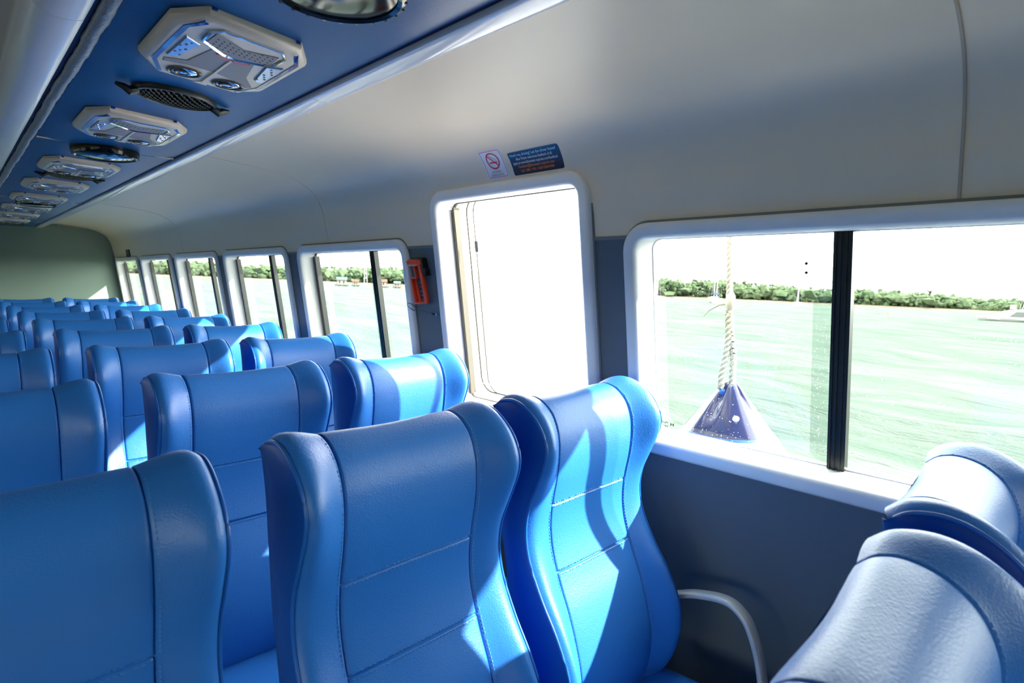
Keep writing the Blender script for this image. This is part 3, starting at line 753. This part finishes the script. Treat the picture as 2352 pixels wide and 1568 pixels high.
# ------------------------------------------------------------------ stickers on the cove above the door
CD = np.concatenate([[0], np.cumsum(np.linalg.norm(np.diff(COVE, axis=0), axis=1))])
CT = np.gradient(COVE, axis=0); CT /= np.linalg.norm(CT, axis=1)[:, None]
def cove_pt(s, y, off):
    x = np.interp(s, CD, COVE[:, 0]); z = np.interp(s, CD, COVE[:, 1]); tx = np.interp(s, CD, CT[:, 0]); tz = np.interp(s, CD, CT[:, 1])
    L = math.hypot(tx, tz); return (x - tz/L*off, y, z + tx/L*off + CZ)
def surf_poly(name, pts, off, m, parent, hole=None, sub=.008):
    """flat print: polygon(s) in (s, y) laid on the curved cove"""
    bm = bmesh.new()
    def loop(P_):
        vs = [bm.verts.new((a, b, 0)) for a, b in P_]; return [bm.edges.new((vs[i], vs[(i+1) % len(vs)])) for i in range(len(vs))]
    ed = loop(pts)
    if hole: ed += loop(hole)
    bmesh.ops.triangle_fill(bm, edges=ed, use_beauty=True)
    smin = min(p[0] for p in pts); smax = max(p[0] for p in pts)
    s_ = smin+sub
    while s_ < smax:
        bmesh.ops.bisect_plane(bm, geom=bm.verts[:]+bm.edges[:]+bm.faces[:], plane_co=(s_, 0, 0), plane_no=(1, 0, 0)); s_ += sub
    for v in bm.verts: v.co = Vector(cove_pt(v.co.x, v.co.y, off)) - Vector(parent.location)
    me = bpy.data.meshes.new(name); bm.to_mesh(me); bm.free(); me.materials.append(M[m])
    return link(bpy.data.objects.new(name, me), parent)
def surf_text(name, txt, s0, yc, width, height, off, m, parent):
    """one printed line; s0 is the baseline, width along -y"""
    cu = bpy.data.curves.new(name, 'FONT'); cu.body = txt; cu.size = 1; cu.resolution_u = 2; cu.offset = .012 if len(txt) > 20 else 0
    ob = link(bpy.data.objects.new(name, cu)); dg = bpy.context.evaluated_depsgraph_get(); me = bpy.data.meshes.new_from_object(ob.evaluated_get(dg))
    bpy.data.objects.remove(ob); bpy.data.curves.remove(cu)
    co = np.array([v.co[:] for v in me.vertices]); x0, x1 = co[:, 0].min(), co[:, 0].max()
    for v in me.vertices:
        u = (v.co.x-x0)/(x1-x0)-.5
        v.co = Vector(cove_pt(s0+v.co.y*height, yc-u*width, off)) - Vector(parent.location)
    me.materials.clear(); me.materials.append(M[m]); me.name = name
    return link(bpy.data.objects.new(name, me), parent)
def srect(s0, s1, ya, yb, rad): return [(b, a) for a, b in rrect(ya, yb, s0, s1, rad, 5)]
ns = empty('no_smoking_sticker', cove_pt(.206, 1.408, .0)); tag(ns, 'white no smoking sticker with a red barred circle, above the door', 'sticker')
surf_poly('backing', srect(.2055, .306, 1.358, 1.457, .008), .0008, 'paper', ns)
surf_poly('border', srect(.2105, .301, 1.363, 1.452, .006), .0012, 'ink_red', ns, hole=srect(.2120, .2995, 1.3645, 1.4505, .005))
cs, cy = .2655, 1.4075; rr = .0285
circ = lambda R_: [(cs+R_*math.sin(a), cy+R_*math.cos(a)) for a in np.linspace(0, 2*math.pi, 40, endpoint=False)]
surf_poly('ring', circ(rr), .0014, 'ink_red', ns, hole=circ(rr-.0048))
dg_ = (.7071, .7071)
def bar(s0, y0, s1, y1, w):
    t = np.array([s1-s0, y1-y0]); t /= np.linalg.norm(t); n_ = np.array([-t[1], t[0]])*w/2
    return [(s0+n_[0], y0+n_[1]), (s1+n_[0], y1+n_[1]), (s1-n_[0], y1-n_[1]), (s0-n_[0], y0-n_[1])]
surf_poly('slash', bar(cs+.019, cy+.019, cs-.019, cy-.019, .0042), .0016, 'ink_red', ns)
surf_poly('cigarette', bar(cs-.006, cy+.018, cs-.006, cy-.011, .0044), .0014, 'ink_red', ns)
surf_poly('cigarette_tip', bar(cs-.006, cy-.0125, cs-.006, cy-.0165, .0044), .0014, 'ink_red', ns)
for dy in (0, .006):
    pts = catmull([(cs-.001, cy-.014-dy*.4), (cs+.004, cy-.011-dy), (cs+.007, cy-.004-dy), (cs+.011, cy-.003+dy*.1), (cs+.014, cy+.004), (cs+.019, cy+.003+dy*.5)], 4)
    wv = [(p[0]+.0006, p[1]+.0006) for p in pts] + [(p[0]-.0006, p[1]-.0006) for p in pts[::-1]]
    surf_poly('smoke', wv, .0014, 'ink_blk', ns)
surf_text('lettering', 'NO SMOKING', .2265, 1.4075, .040, .0085, .0014, 'ink_blk', ns)
surf_poly('rule', bar(.2235, 1.437, .2235, 1.378, .0008), .0014, 'ink_red', ns)
surf_text('lettering', 'DILARANG MEROKOK', .2150, 1.4075, .060, .0085, .0014, 'ink_blk', ns)
fb = empty('feedback_sticker', cove_pt(.206, 1.23, 0)); tag(fb, 'dark navy feedback sticker with five lines of print, above the door', 'sticker')
surf_poly('backing', srect(.2065, .2800, 1.129, 1.335, .007), .0008, 'feedback', fb)
for t_, s0, w_, h_, m_ in (("How's my driving? Let the driver know!", .2655, .186, .0125, 'ink_cyan'), ('Blue Water welcomes feedback of all', .2525, .146, .0115, 'ink_wht'),
                           ('types at www.bluewater-express.com/feedback', .2400, .184, .0115, 'ink_wht'), ('Feedback@bluewater-express.com', .2275, .146, .0115, 'ink_org'), ('Call / SMS / WA: +6281338418988', .2145, .138, .0115, 'ink_org')):
    surf_text('lettering', t_, s0, 1.234, w_, h_, .0014, m_, fb)
# little dark plate above the last window
lp = empty('dark_plate', cove_pt(.04, 6.95, 0)); tag(lp, 'tiny dark plate on the cove above the last window', 'sign')
mb = MB(); mb.loops([[cove_pt(s, y, o_) for s, y, o_ in ((.020, 7.02, 0), (.020, 6.87, 0), (.110, 6.84, 0), (.110, 6.99, 0))], [cove_pt(s, y, o_) for s, y, o_ in ((.022, 7.018, .008), (.022, 6.872, .008), (.108, 6.842, .008), (.108, 6.988, .008))]], cap0=True, cap1=True)
mb.v = [tuple(Vector(v)-Vector(lp.location)) for v in mb.v]; mb.build('plate', 'black', lp, smooth=False)
mb = MB(); mb.loops([[cove_pt(s, y, o_) for s, y, o_ in ((.026, 7.00, .007), (.026, 6.89, .007), (.060, 6.88, .007), (.060, 6.99, .007))], [cove_pt(s, y, o_) for s, y, o_ in ((.027, 6.999, .010), (.027, 6.891, .010), (.059, 6.881, .010), (.059, 6.989, .010))]], cap1=True)
mb.v = [tuple(Vector(v)-Vector(lp.location)) for v in mb.v]; mb.build('brown_inset', 'plank', lp, smooth=False)

# ------------------------------------------------------------------ emergency hammer on the pillar by the door
hm = empty('emergency_hammer', wp(1.915, -.01, 0)); tag(hm, 'orange emergency hammer in its black clip on the grey pillar', 'hammer')
HB = Vector(hm.location)
def H(y, z, dd): return Vector(wp(y, z, -dd)) - HB      # dd: distance out from the wall into the cabin
mb = MB(); mb.tube([H(1.956, .064, .024), H(1.90, .064, .024), H(1.888, .064, .024), H(1.880, .064, .024), H(1.875, .064, .024)], [.0135, .0135, .0135, .010, .003], 18); mb.build('hammer_head', 'orange', hm, angle=50)
mb = MB(); mb.tube([H(1.953, .064, .024), H(1.968, .064, .024), H(1.974, .064, .024)], [.0085, .0085, .004], 14); mb.build('steel_tip', 'tip', hm)
def rail(name, pts, w, t, parent=hm):
    mb = MB(); mb.tube([H(y, z, .022) for y, z in pts], 1, 4, sx=w, sy=t, up=tuple(WN)); return mb.build(name, 'orange', parent, angle=30)
def Hbar(mb, a, b, w, d0, d1):
    """flat bar from a to b (y, z), width w in the wall plane, between two heights off the wall"""
    a = np.array(a); b = np.array(b); t = (b-a)/np.linalg.norm(b-a); n_ = np.array([-t[1], t[0]])*w/2
    q = [a+n_, b+n_, b-n_, a-n_]; mb.loops([[H(p[0], p[1], d0) for p in q], [H(p[0], p[1], d1) for p in q]], cap0=True, cap1=True)
mb = MB(); Hbar(mb, (1.886, .055), (1.866, -.092), .011, .010, .030); bevel(mb.build('handle', 'orange', hm), .002)
mb = MB(); Hbar(mb, (1.924, .055), (1.916, .004), .007, .012, .028); Hbar(mb, (1.905, .05), (1.897, .0), .02, .010, .013); bevel(mb.build('neck', 'orange', hm), .0015)
mb = MB(); Hbar(mb, (1.956, .003), (1.912, .006), .008, .012, .028); Hbar(mb, (1.954, .004), (1.940, -.096), .008, .012, .028); Hbar(mb, (1.943, -.096), (1.862, -.091), .008, .012, .028); bevel(mb.build('guard_loop', 'orange', hm), .002)
mb = MB(); Hbar(mb, (1.945, .0), (1.928, -.09), .016, .010, .013); mb.build('guard_web', 'orange', hm, smooth=False)
for q in range(5):
    z = -.012-q*.0165; yb = 1.880+(.055-z)*-.135+.012
    mb = MB(); Hbar(mb, (yb+.002, z), (yb+.020, z-.002), .004, .013, .024); mb.build('grip_tooth', 'orange', hm, smooth=False)
mb = MB(); Hbar(mb, (1.873, .078), (1.868, .025), .012, .0, .026); Hbar(mb, (1.950, .078), (1.873, .078), .008, 0, .020); Hbar(mb, (1.866, .042), (1.860, .012), .016, .0, .024); bevel(mb.build('clip', 'black', hm), .0015)
mb = MB(); pts = [(1.982+.028*math.cos(a)+.006*math.sin(a), -.113+.013*math.sin(a)-.012*math.cos(a)*-.5, .018) for a in np.linspace(0, 2*math.pi, 28, endpoint=False)]
mb.tube([H(*p) for p in pts], .0022, 6, closed=True); mb.build('coil_ring', 'wire', hm)
mb = MB(); mb.tube([H(1.955, -.120, .018), H(1.93, -.127, .012), H(1.90, -.132, .008), H(1.862, -.138, .006)], .0007, 5); mb.tube([H(1.956, -.120, .018), H(1.93, -.122, .014), H(1.915, -.110, .012), H(1.908, -.094, .014)], .0007, 5); mb.build('lanyard', 'wire', hm)
mb = MB(); mb.tube([H(1.862, -.138, .006), H(1.850, -.139, .006)], .0035, 8); mb.build('crimp', 'black', hm)
mb = MB(); mb.tube([H(1.838, -.139, -.001), H(1.838, -.139, .005)], .007, 14); mb.build('screw', 'tip', hm)

# ------------------------------------------------------------------ outside: the fender on its rope
fd = empty('boat_fender', (1.80, .830, CZ-.315)); tag(fd, 'white ball fender with navy top hanging outside the big window', 'fender')
TOP = .0; RB = .195; ZS = -.305                # ball centre below the tip
prof = [(.010, .004), (.020, .0), (.030, -.012), (.048, -.036), (.076, -.072), (.103, -.108), (.126, -.138), (.138, -.155)]
mb = MB(); n = 64; lo = []
for (rr_, z) in prof:
    ring_ = []
    for j in range(n):
        th = 2*math.pi*j/n
        k_ = 1-.30*max(0, math.cos(4*th+.6))**3*math.exp(-((z+.035)/.045)**2); ring_.append((rr_*k_*math.cos(th), rr_*k_*math.sin(th), z))
    lo.append(ring_)
mb.loops(lo, cap0=True); mb.build('navy_cone', 'fendernavy', fd, angle=60)
mb = MB(); mb.lathe([(.1377, -.1535), (.140, -.157), (.1425, -.162)], 64); mb.build('blue_line', 'fenderblue', fd)
body = [(.141, -.160)]
a0 = math.asin(.141/RB)
for a in np.linspace(a0, math.pi-.05, 26): body.append((RB*math.sin(a), -.160+RB*(math.cos(a)-math.cos(a0))))
mb = MB(); mb.lathe(body, 64); mb.build('white_ball', 'fender', fd, angle=60)
mb = MB(); mb.lathe([(.0125, -.004), (.012, .004), (.006, .009), (.001, .010)], 16, (-.030, .012, -.030), Matrix.Rotation(-math.pi/2*.8, 3, 'Y')); mb.build('eyelet', 'fenderblue', fd)
mb = MB(); mb.lathe([(.010, -.003), (.009, .003), (.004, .006)], 14, (-.085, -.062, -.095), Matrix.Rotation(-math.pi/2*.7, 3, 'Y')); mb.build('valve', 'fender', fd)
rp = empty('rope', (1.80, .838, CZ-.29)); tag(rp, 'twisted white rope holding the fender outside the big window', 'rope')
def twisted(name, path, rad, pitch, parent, strands=3):
    path = [Vector(p) for p in path]
    for s in range(strands):
        mb = MB(); pts = []; L = 0
        for i, p in enumerate(path):
            if i: L += (p-path[i-1]).length
            t = (path[min(i+1, len(path)-1)]-path[max(i-1, 0)]).normalized(); u_ = t.cross(Vector((1, 0, 0))).normalized(); v_ = t.cross(u_)
            a = 2*math.pi*(L/pitch+s/strands); pts.append(p+u_*math.cos(a)*rad*.52+v_*math.sin(a)*rad*.52)
        mb.tube(pts, rad*.56, 7); mb.build(name, 'rope', parent)
def line3(P, n): return [tuple(v) for v in catmull(P, n)]
twisted('rope_strand', line3([(-.028, .010, -.045), (-.024, .012, 0), (-.012, .004, .10), (-.008, .010, .20)], 22), .0105, .055, rp)
twisted('rope_strand', line3([(-.012, -.016, -.045), (-.004, -.014, .05), (-.004, 0, .14), (-.006, .004, .20)], 18), .0105, .055, rp)
twisted('rope_strand', line3([(-.008, .008, .20), (-.006, .012, .30), (-.004, .02, .42), (0, .036, .53), (0, .048, .63)], 30), .0105, .055, rp)
mb = MB(); mb.lathe([(.008, -.03), (.014, -.02), (.0165, 0), (.014, .02), (.008, .03)], 14, (-.006, .006, .235)); mb.build('whipping', 'rope', rp)
mb = MB(); mb.tube([(-.010, .012, .23), (-.012, .04, .225), (-.012, .075, .205), (-.012, .092, .185)], [.005, .0045, .004, .002], 8); mb.build('loose_end', 'rope', rp)

# ------------------------------------------------------------------ outside: sea, shore and boats (the boat heels a little, so the sea plane tilts)
GX, GY = -.0236, .00925
ZW = -.38                                       # water level beside the boat
def sea_z(x, y): return ZW + GX*x + GY*y
TILT = Vector((-GX, -GY, 1)).normalized().rotation_difference(Vector((0, 0, 1))).inverted()
TILT = Vector((0, 0, 1)).rotation_difference(Vector((-GX, -GY, 1)).normalized())
def bearing(px, py=690, D=200.):
    dd = ray(px, py); h = math.hypot(dd[0], dd[1]); x, y = dd[0]/h*D, dd[1]/h*D
    return Vector((x, y, sea_z(x, y)))
def at_sea(px, py):
    dd = ray(px, py); t = (ZW-CZ)/(dd[2]-GX*dd[0]-GY*dd[1]); p = dd*t; return Vector((p[0], p[1], p[2]+CZ))
# sea surface: fine near the boat, coarser with distance
rad = [1.62*(420/1.62)**(i/220.) for i in range(221)]
az = np.concatenate([np.linspace(-20, 130, 360), np.linspace(134, 336, 60)])
vs = []; WV = [(random.uniform(.6, 1.6)*random.choice((1, 1.6, 2.6, 4.2)), random.gauss(25, 24), random.uniform(0, 6.28)) for _ in range(26)]
R_, A_ = np.meshgrid(rad, np.radians(az), indexing='ij'); XX = R_*np.sin(A_); YY = R_*np.cos(A_)
HH = np.zeros_like(XX)
for kf, th, ph in WV:
    HH += .038/kf**.85*np.sin(kf*(XX*math.cos(math.radians(th))+YY*math.sin(math.radians(th)))+ph)*np.clip(60/(R_*kf), 0, 1)
XX = XX+.0; ZZ = ZW+GX*XX+GY*YY+HH
nr, na = XX.shape
vs = np.stack([XX, YY, ZZ], -1).reshape(-1, 3)
fs = [(i*na+j, i*na+(j+1) % na, (i+1)*na+(j+1) % na, (i+1)*na+j) for i in range(nr-1) for j in range(na)]
o = mk('sea', vs.tolist(), fs, 'sea', angle=180); tag(o, 'pale green choppy sea outside the windows', 'sea', kind='stuff')

# wooded shore
def shore_h(azd):   # height in metres of the tree line for a bearing in degrees from the stern towards the beam
    return float(np.interp(azd, [0, 15, 22, 27, 32, 40, 52, 58, 63, 67, 71, 76, 84, 100, 130], [6, 6.5, 6.6, 7.2, 8.2, 8.2, 8.4, 8.2, 8.8, 8.0, 6.8, 7.0, 5.2, 5, 5]))
def ico_base():
    bm = bmesh.new(); bmesh.ops.create_icosphere(bm, subdivisions=1, radius=1); v = np.array([q.co[:] for q in bm.verts]); f_ = [tuple(x.index for x in q.verts) for q in bm.faces]; bm.free(); return v, f_
IV, IF = ico_base()
mb = MB(); D0 = 230.
for i in range(10000):
    a = random.uniform(-5, 112); Dd = D0+random.uniform(0, 34); hgt = shore_h(a)
    x, y = math.sin(math.radians(a))*Dd, math.cos(math.radians(a))*Dd
    rz = random.uniform(.45, 1.0); back = (Dd-D0)/34
    if i % 5 == 0: rz *= 2.2
    zc = (random.uniform(.3, 1)**.8*(hgt*(.55+.45*back)) if i % 5 else random.uniform(.25, .8)*hgt) - rz*.7
    jit = 1+np.random.uniform(-.42, .42, (len(IV), 1)); sx = random.uniform(.5, 1.15)*(2.2 if i % 5 == 0 else 1)
    v = IV*jit*np.array([sx, sx, rz]) + np.array([x, y, max(zc, .6)+sea_z(x, y)])
    mb.add(v.tolist(), IF)
o = mb.build('mangrove_trees', 'leaf', None, False); tag(o, 'low band of green mangrove trees along the far shore', 'trees', kind='stuff')
# sandy bank
mb = MB(); l0, l1, l2 = [], [], []
for a in np.linspace(-8, 115, 120):
    for l_, Dd, z in ((l0, D0-3.2, -.2), (l1, D0-1, .55), (l2, D0+40, 1.2)):
        x, y = math.sin(math.radians(a))*Dd, math.cos(math.radians(a))*Dd; l_.append((x, y, sea_z(x, y)+z))
mb.loops([l0, l1, l2], closed=False); o = mb.build('sand_bank', 'sand'); tag(o, 'thin sandy bank under the mangroves', 'shore', kind='structure')
# one sparse tree standing above the others
c = bearing(2135, 690, D0+6); tr = empty('sparse_tree', c); tag(tr, 'thin bare tree rising above the mangroves, right of the black mullion', 'tree')
mb = MB(); mb.tube([(0, 0, 0), (.1, 0, 4), (.0, .2, 6.0)], [.25, .2, .1], 6); mb.build('trunk', 'twig', tr)
mb = MB()
for q in range(36):
    a = random.uniform(0, 6.28); l_ = random.uniform(.8, 2.4); mb.tube([(0, .1, random.uniform(4.4, 5.8)), (math.cos(a)*l_*.6, math.sin(a)*l_*.6, 5.9+random.uniform(0, .4)), (math.cos(a)*l_, math.sin(a)*l_, 6.0+random.uniform(.1, .9))], [.07, .05, .02], 4)
mb.build('branches', 'twig', tr)

def hull(mb, L, B, Hh, bow=.35, draft=.3):
    """lofted hull along +x; returns nothing"""
    st = np.linspace(0, 1, 9); lo = []
    for t in st:
        w = B/2*(1-max(0, (t-.45)/.55)**2.2)*(.82+.18*min(1, t/.25)); sheer = Hh*(1+.35*t*t)
        x = (t-.5)*L; ov = bow*max(0, t-.6)/.4
        lo.append([(x-ov, 0, -draft), (x-ov*.7, w*.72, -draft*.3), (x, max(w, .01), sheer*.55), (x+ov*.1, max(w*1.02, .012), sheer), (x, 0, sheer+.02), (x+ov*.1, -max(w*1.02, .012), sheer), (x, -max(w, .01), sheer*.55), (x-ov*.7, -w*.72, -draft*.3)])
    mb.loops(lo, cap0=True, cap1=True)
def sailboat(px, D, L, mastpx, label, az_rot, cover=True, second=None):
    c = bearing(px, 690, D); r_ = empty('sailboat', c); tag(r_, label, 'boat', 'sailing boats moored off the shore')
    r_.rotation_mode = 'QUATERNION'; r_.rotation_quaternion = TILT @ Euler((0, 0, az_rot)).to_quaternion()
    mb = MB(); hull(mb, L, L*.30, L*.11); mb.build('hull', 'boat', r_, angle=40)
    mb = MB(); mb.box((0, 0, -.02), (L*.44, L*.11, .06)); mb.build('waterline', 'bottom', r_, smooth=False)
    mb = MB(); lo = [[(x, s*w, z) for s, z in ((-1, L*.11), (-.85, L*.11+h_), (.85, L*.11+h_), (1, L*.11))] for x, w, h_ in ((-L*.12, L*.09, .05), (-L*.10, L*.09, L*.05), (L*.14, L*.075, L*.045), (L*.2, L*.06, .03))]
    mb.loops(lo, cap0=True, cap1=True); mb.build('cabin', 'boat', r_, angle=30)
    for s in (-1, 1):
        mb = MB(); mb.box((L*.02, s*L*.083, L*.135), (L*.08, .02, L*.012)); mb.build('cabin_window', 'boatwin', r_, smooth=False)
    for mxx, mh in ([(L*.08, L*1.25)] + ([(second, L*.95)] if second else [])):
        mb = MB(); mb.tube([(mxx, 0, L*.1), (mxx, 0, L*.1+mh)], [.11, .07], 8); mast = mb.build('mast', 'boat', r_)
        mb = MB(); mb.tube([(mxx, 0, L*.1+mh*.6), (mxx, L*.07, L*.1+mh*.6)], .03, 5); mb.tube([(mxx, 0, L*.1+mh*.6), (mxx, -L*.07, L*.1+mh*.6)], .03, 5); mb.build('spreader', 'boat', mast)
        mb = MB()
        for q in ((L*.5, 0), (-L*.5, 0), (mxx, L*.13), (mxx, -L*.13)): mb.tube([(q[0], q[1], L*.12), (mxx, 0, L*.1+mh*.98)], .012, 4)
        mb.build('rigging', 'wire', mast)
        mb = MB(); mb.tube([(mxx, 0, L*.21), (mxx-L*.36, 0, L*.215)], .05, 6); boom = mb.build('boom', 'boat', mast)
        if cover:
            mb = MB(); mb.tube([(mxx-.02, 0, L*.235), (mxx-L*.15, 0, L*.232), (mxx-L*.36, 0, L*.225)], [.26, .20, .10], 8); mb.build('sail_cover', 'sailcover', boom)
    return r_
sailboat(1508, 130, 6.2, 0, 'white sailing boat with blue sail cover, cut by the left edge of the big window', math.radians(28))
sailboat(1640, 135, 9.0, 0, 'two masted sailing boat behind the fender rope', math.radians(34), second=-3.2)
sailboat(1832, 145, 6.0, 0, 'faint white sailing boat just left of the black mullion', math.radians(15), cover=False)

# motor cruiser at the right edge
c = at_sea(2352, 740); mc = empty('motor_cruiser', c); tag(mc, 'white motor cruiser with a canopy at the right edge of the big window', 'boat')
D_ = c.length; mc.rotation_mode = 'QUATERNION'; mc.rotation_quaternion = TILT @ Euler((0, 0, math.radians(100))).to_quaternion()
mc.scale = (2.2, 2.2, 2.2)
mb = MB(); hull(mb, 4.4, 1.6, .18, .3, .2); mb.build('hull', 'boat', mc, angle=40)
mb = MB(); lo = [[(x, s*w, z) for s, z in ((-1, .1), (-.9, .1+h_), (.9, .1+h_), (1, .1))] for x, w, h_ in ((-1.9, .72, .62), (-.2, .72, .66), (.7, .66, .56), (1.25, .55, .30), (1.7, .4, .12))]
mb.loops(lo, cap0=True, cap1=True); mb.build('cabin', 'boat', mc, angle=30)
for s in (-1, 1):
    mb = MB(); mb.prism([(-1.7, s*.735, .30), (.75, s*.69, .30), (.45, s*.68, .58), (-1.5, s*.70, .64)], (0, 0, 0), (0, s*.02, 0)); mb.build('side_window', 'boatwin', mc, smooth=False)
mb = MB(); mb.prism([(1.62, -.36, .22), (1.62, .36, .22), (.85, .55, .60), (.85, -.55, .60)], (0, 0, 0), (.02, 0, .02)); mb.build('windscreen', 'boatwin', mc, smooth=False)
mb = MB(); mb.box((-.75, 0, 1.28), (1.15, .72, .03)); bevel(mb.build('canopy', 'boat', mc), .02)
for x in (-1.7, -.8, .2):
    for s in (-1, 1):
        mb = MB(); mb.tube([(x, s*.62, .7), (x-.08, s*.64, 1.27)], .022, 6); mb.build('canopy_post', 'boat', mc)
mb = MB(); mb.box((.55, 0, .86), (.12, .35, .14)); mb.build('helm_console', 'hut', mc, smooth=False)

# floating huts seen through the second window
huts = [(785, 150, 2.6, 2.0, 1.55, 'roofteal', 'pale walled floating hut with teal roof, left of the small mullion'),
        (817, 153, 1.6, 1.6, 1.15, 'roofred', 'low brown floating hut just left of the small mullion'),
        (876, 150, 2.8, 2.0, 1.45, 'roofred', 'long red roofed floating hut right of the small mullion'),
        (912, 153, 1.8, 1.6, 1.15, 'roofteal', 'small teal roofed floating hut'),
        (941, 150, 1.6, 1.6, 1.25, 'roofred', 'red roofed hut at the right edge of the small window')]
for px, D, L, B, Hh, rf, lab in huts:
    c = bearing(px, 655, D); h = empty('floating_hut', c); tag(h, lab, 'hut', 'floating huts off the shore')
    azd = math.atan2(c.x, c.y); h.rotation_mode = 'QUATERNION'; h.rotation_quaternion = TILT @ Euler((0, 0, -azd)).to_quaternion()
    mb = MB(); mb.box((0, 0, .16), (L*.62, B*.8, .22)); mb.build('raft', 'plank', h, smooth=False)
    for s in (-1, 1):
        for t in (-.5, 0, .5):
            mb = MB(); mb.lathe([(.22, -.15), (.22, .3)], 10, (L*t, s*B*.75, 0)); mb.build('float', 'roofteal', h)
    mb = MB(); mb.box((0, 0, .38+Hh*.4), (L*.42, B*.42, Hh*.4)); wl = mb.build('hut_wall', 'hut', h, smooth=False)
    for t in (-.2, .18):
        mb = MB(); mb.box((L*t, -B*.425, .38+Hh*.42), (L*.06, .03, Hh*.22)); mb.build('hut_opening', 'plank', wl, smooth=False)
    mb = MB(); mb.prism([(-L*.5, -B*.6, .38+Hh*.76), (-L*.5, B*.6, .38+Hh*.76), (-L*.5, 0, .38+Hh*1.2)], (0, 0, 0), (L, 0, 0)); mb.build('roof', rf, h, smooth=False)
    for t in (-.48, .48):
        mb = MB(); mb.tube([(L*t, -B*.58, .3), (L*t, -B*.58, .4+Hh*.78)], .06, 6); mb.build('post', 'plank', h)
c = bearing(840, 655, 150); tw = empty('lattice_mast', c); tag(tw, 'white mast standing among the floating huts', 'mast')
mb = MB(); mb.tube([(-.5, 0, 0), (0, 0, 7.5)], .07, 6); mb.tube([(.5, 0, 0), (0, 0, 7.5)], .07, 6); mb.build('legs', 'boat', tw)
mb = MB()
for q in range(5): mb.box((0, 0, 1+q*1.2), (.5*(1-(1+q*1.2)/7.5), .04, .04))
mb.build('rungs', 'boat', tw, smooth=False)

# mooring buoys
for px, py, lab in ((1562, 697, 'orange mooring buoy left of the fender rope, nearer the shore boat'), (1599, 704, 'small orange mooring buoy close beside the fender rope'), (2040, 722, 'red mooring buoy right of the black mullion'), (921, 664, 'orange mooring buoy in front of the floating huts')):
    c = at_sea(px, py); s_ = c.length/1330*4.0
    b = empty('mooring_buoy', c); tag(b, lab, 'buoy', 'mooring buoys on the water')
    mb = MB(); mb.lathe([(.05, -.5), (.55, -.35), (.85, 0), (.75, .5), (.4, .8), (.1, .88)], 14); mb.v = [(x*s_, y*s_, z*s_) for x, y, z in mb.v]; mb.build('float', 'buoy', b)
    mb = MB(); mb.lathe([(.06, .8), (.06, 1.15), (.12, 1.2), (.06, 1.25)], 8); mb.v = [(x*s_, y*s_, z*s_) for x, y, z in mb.v]; mb.build('mooring_eye', 'wire', b)
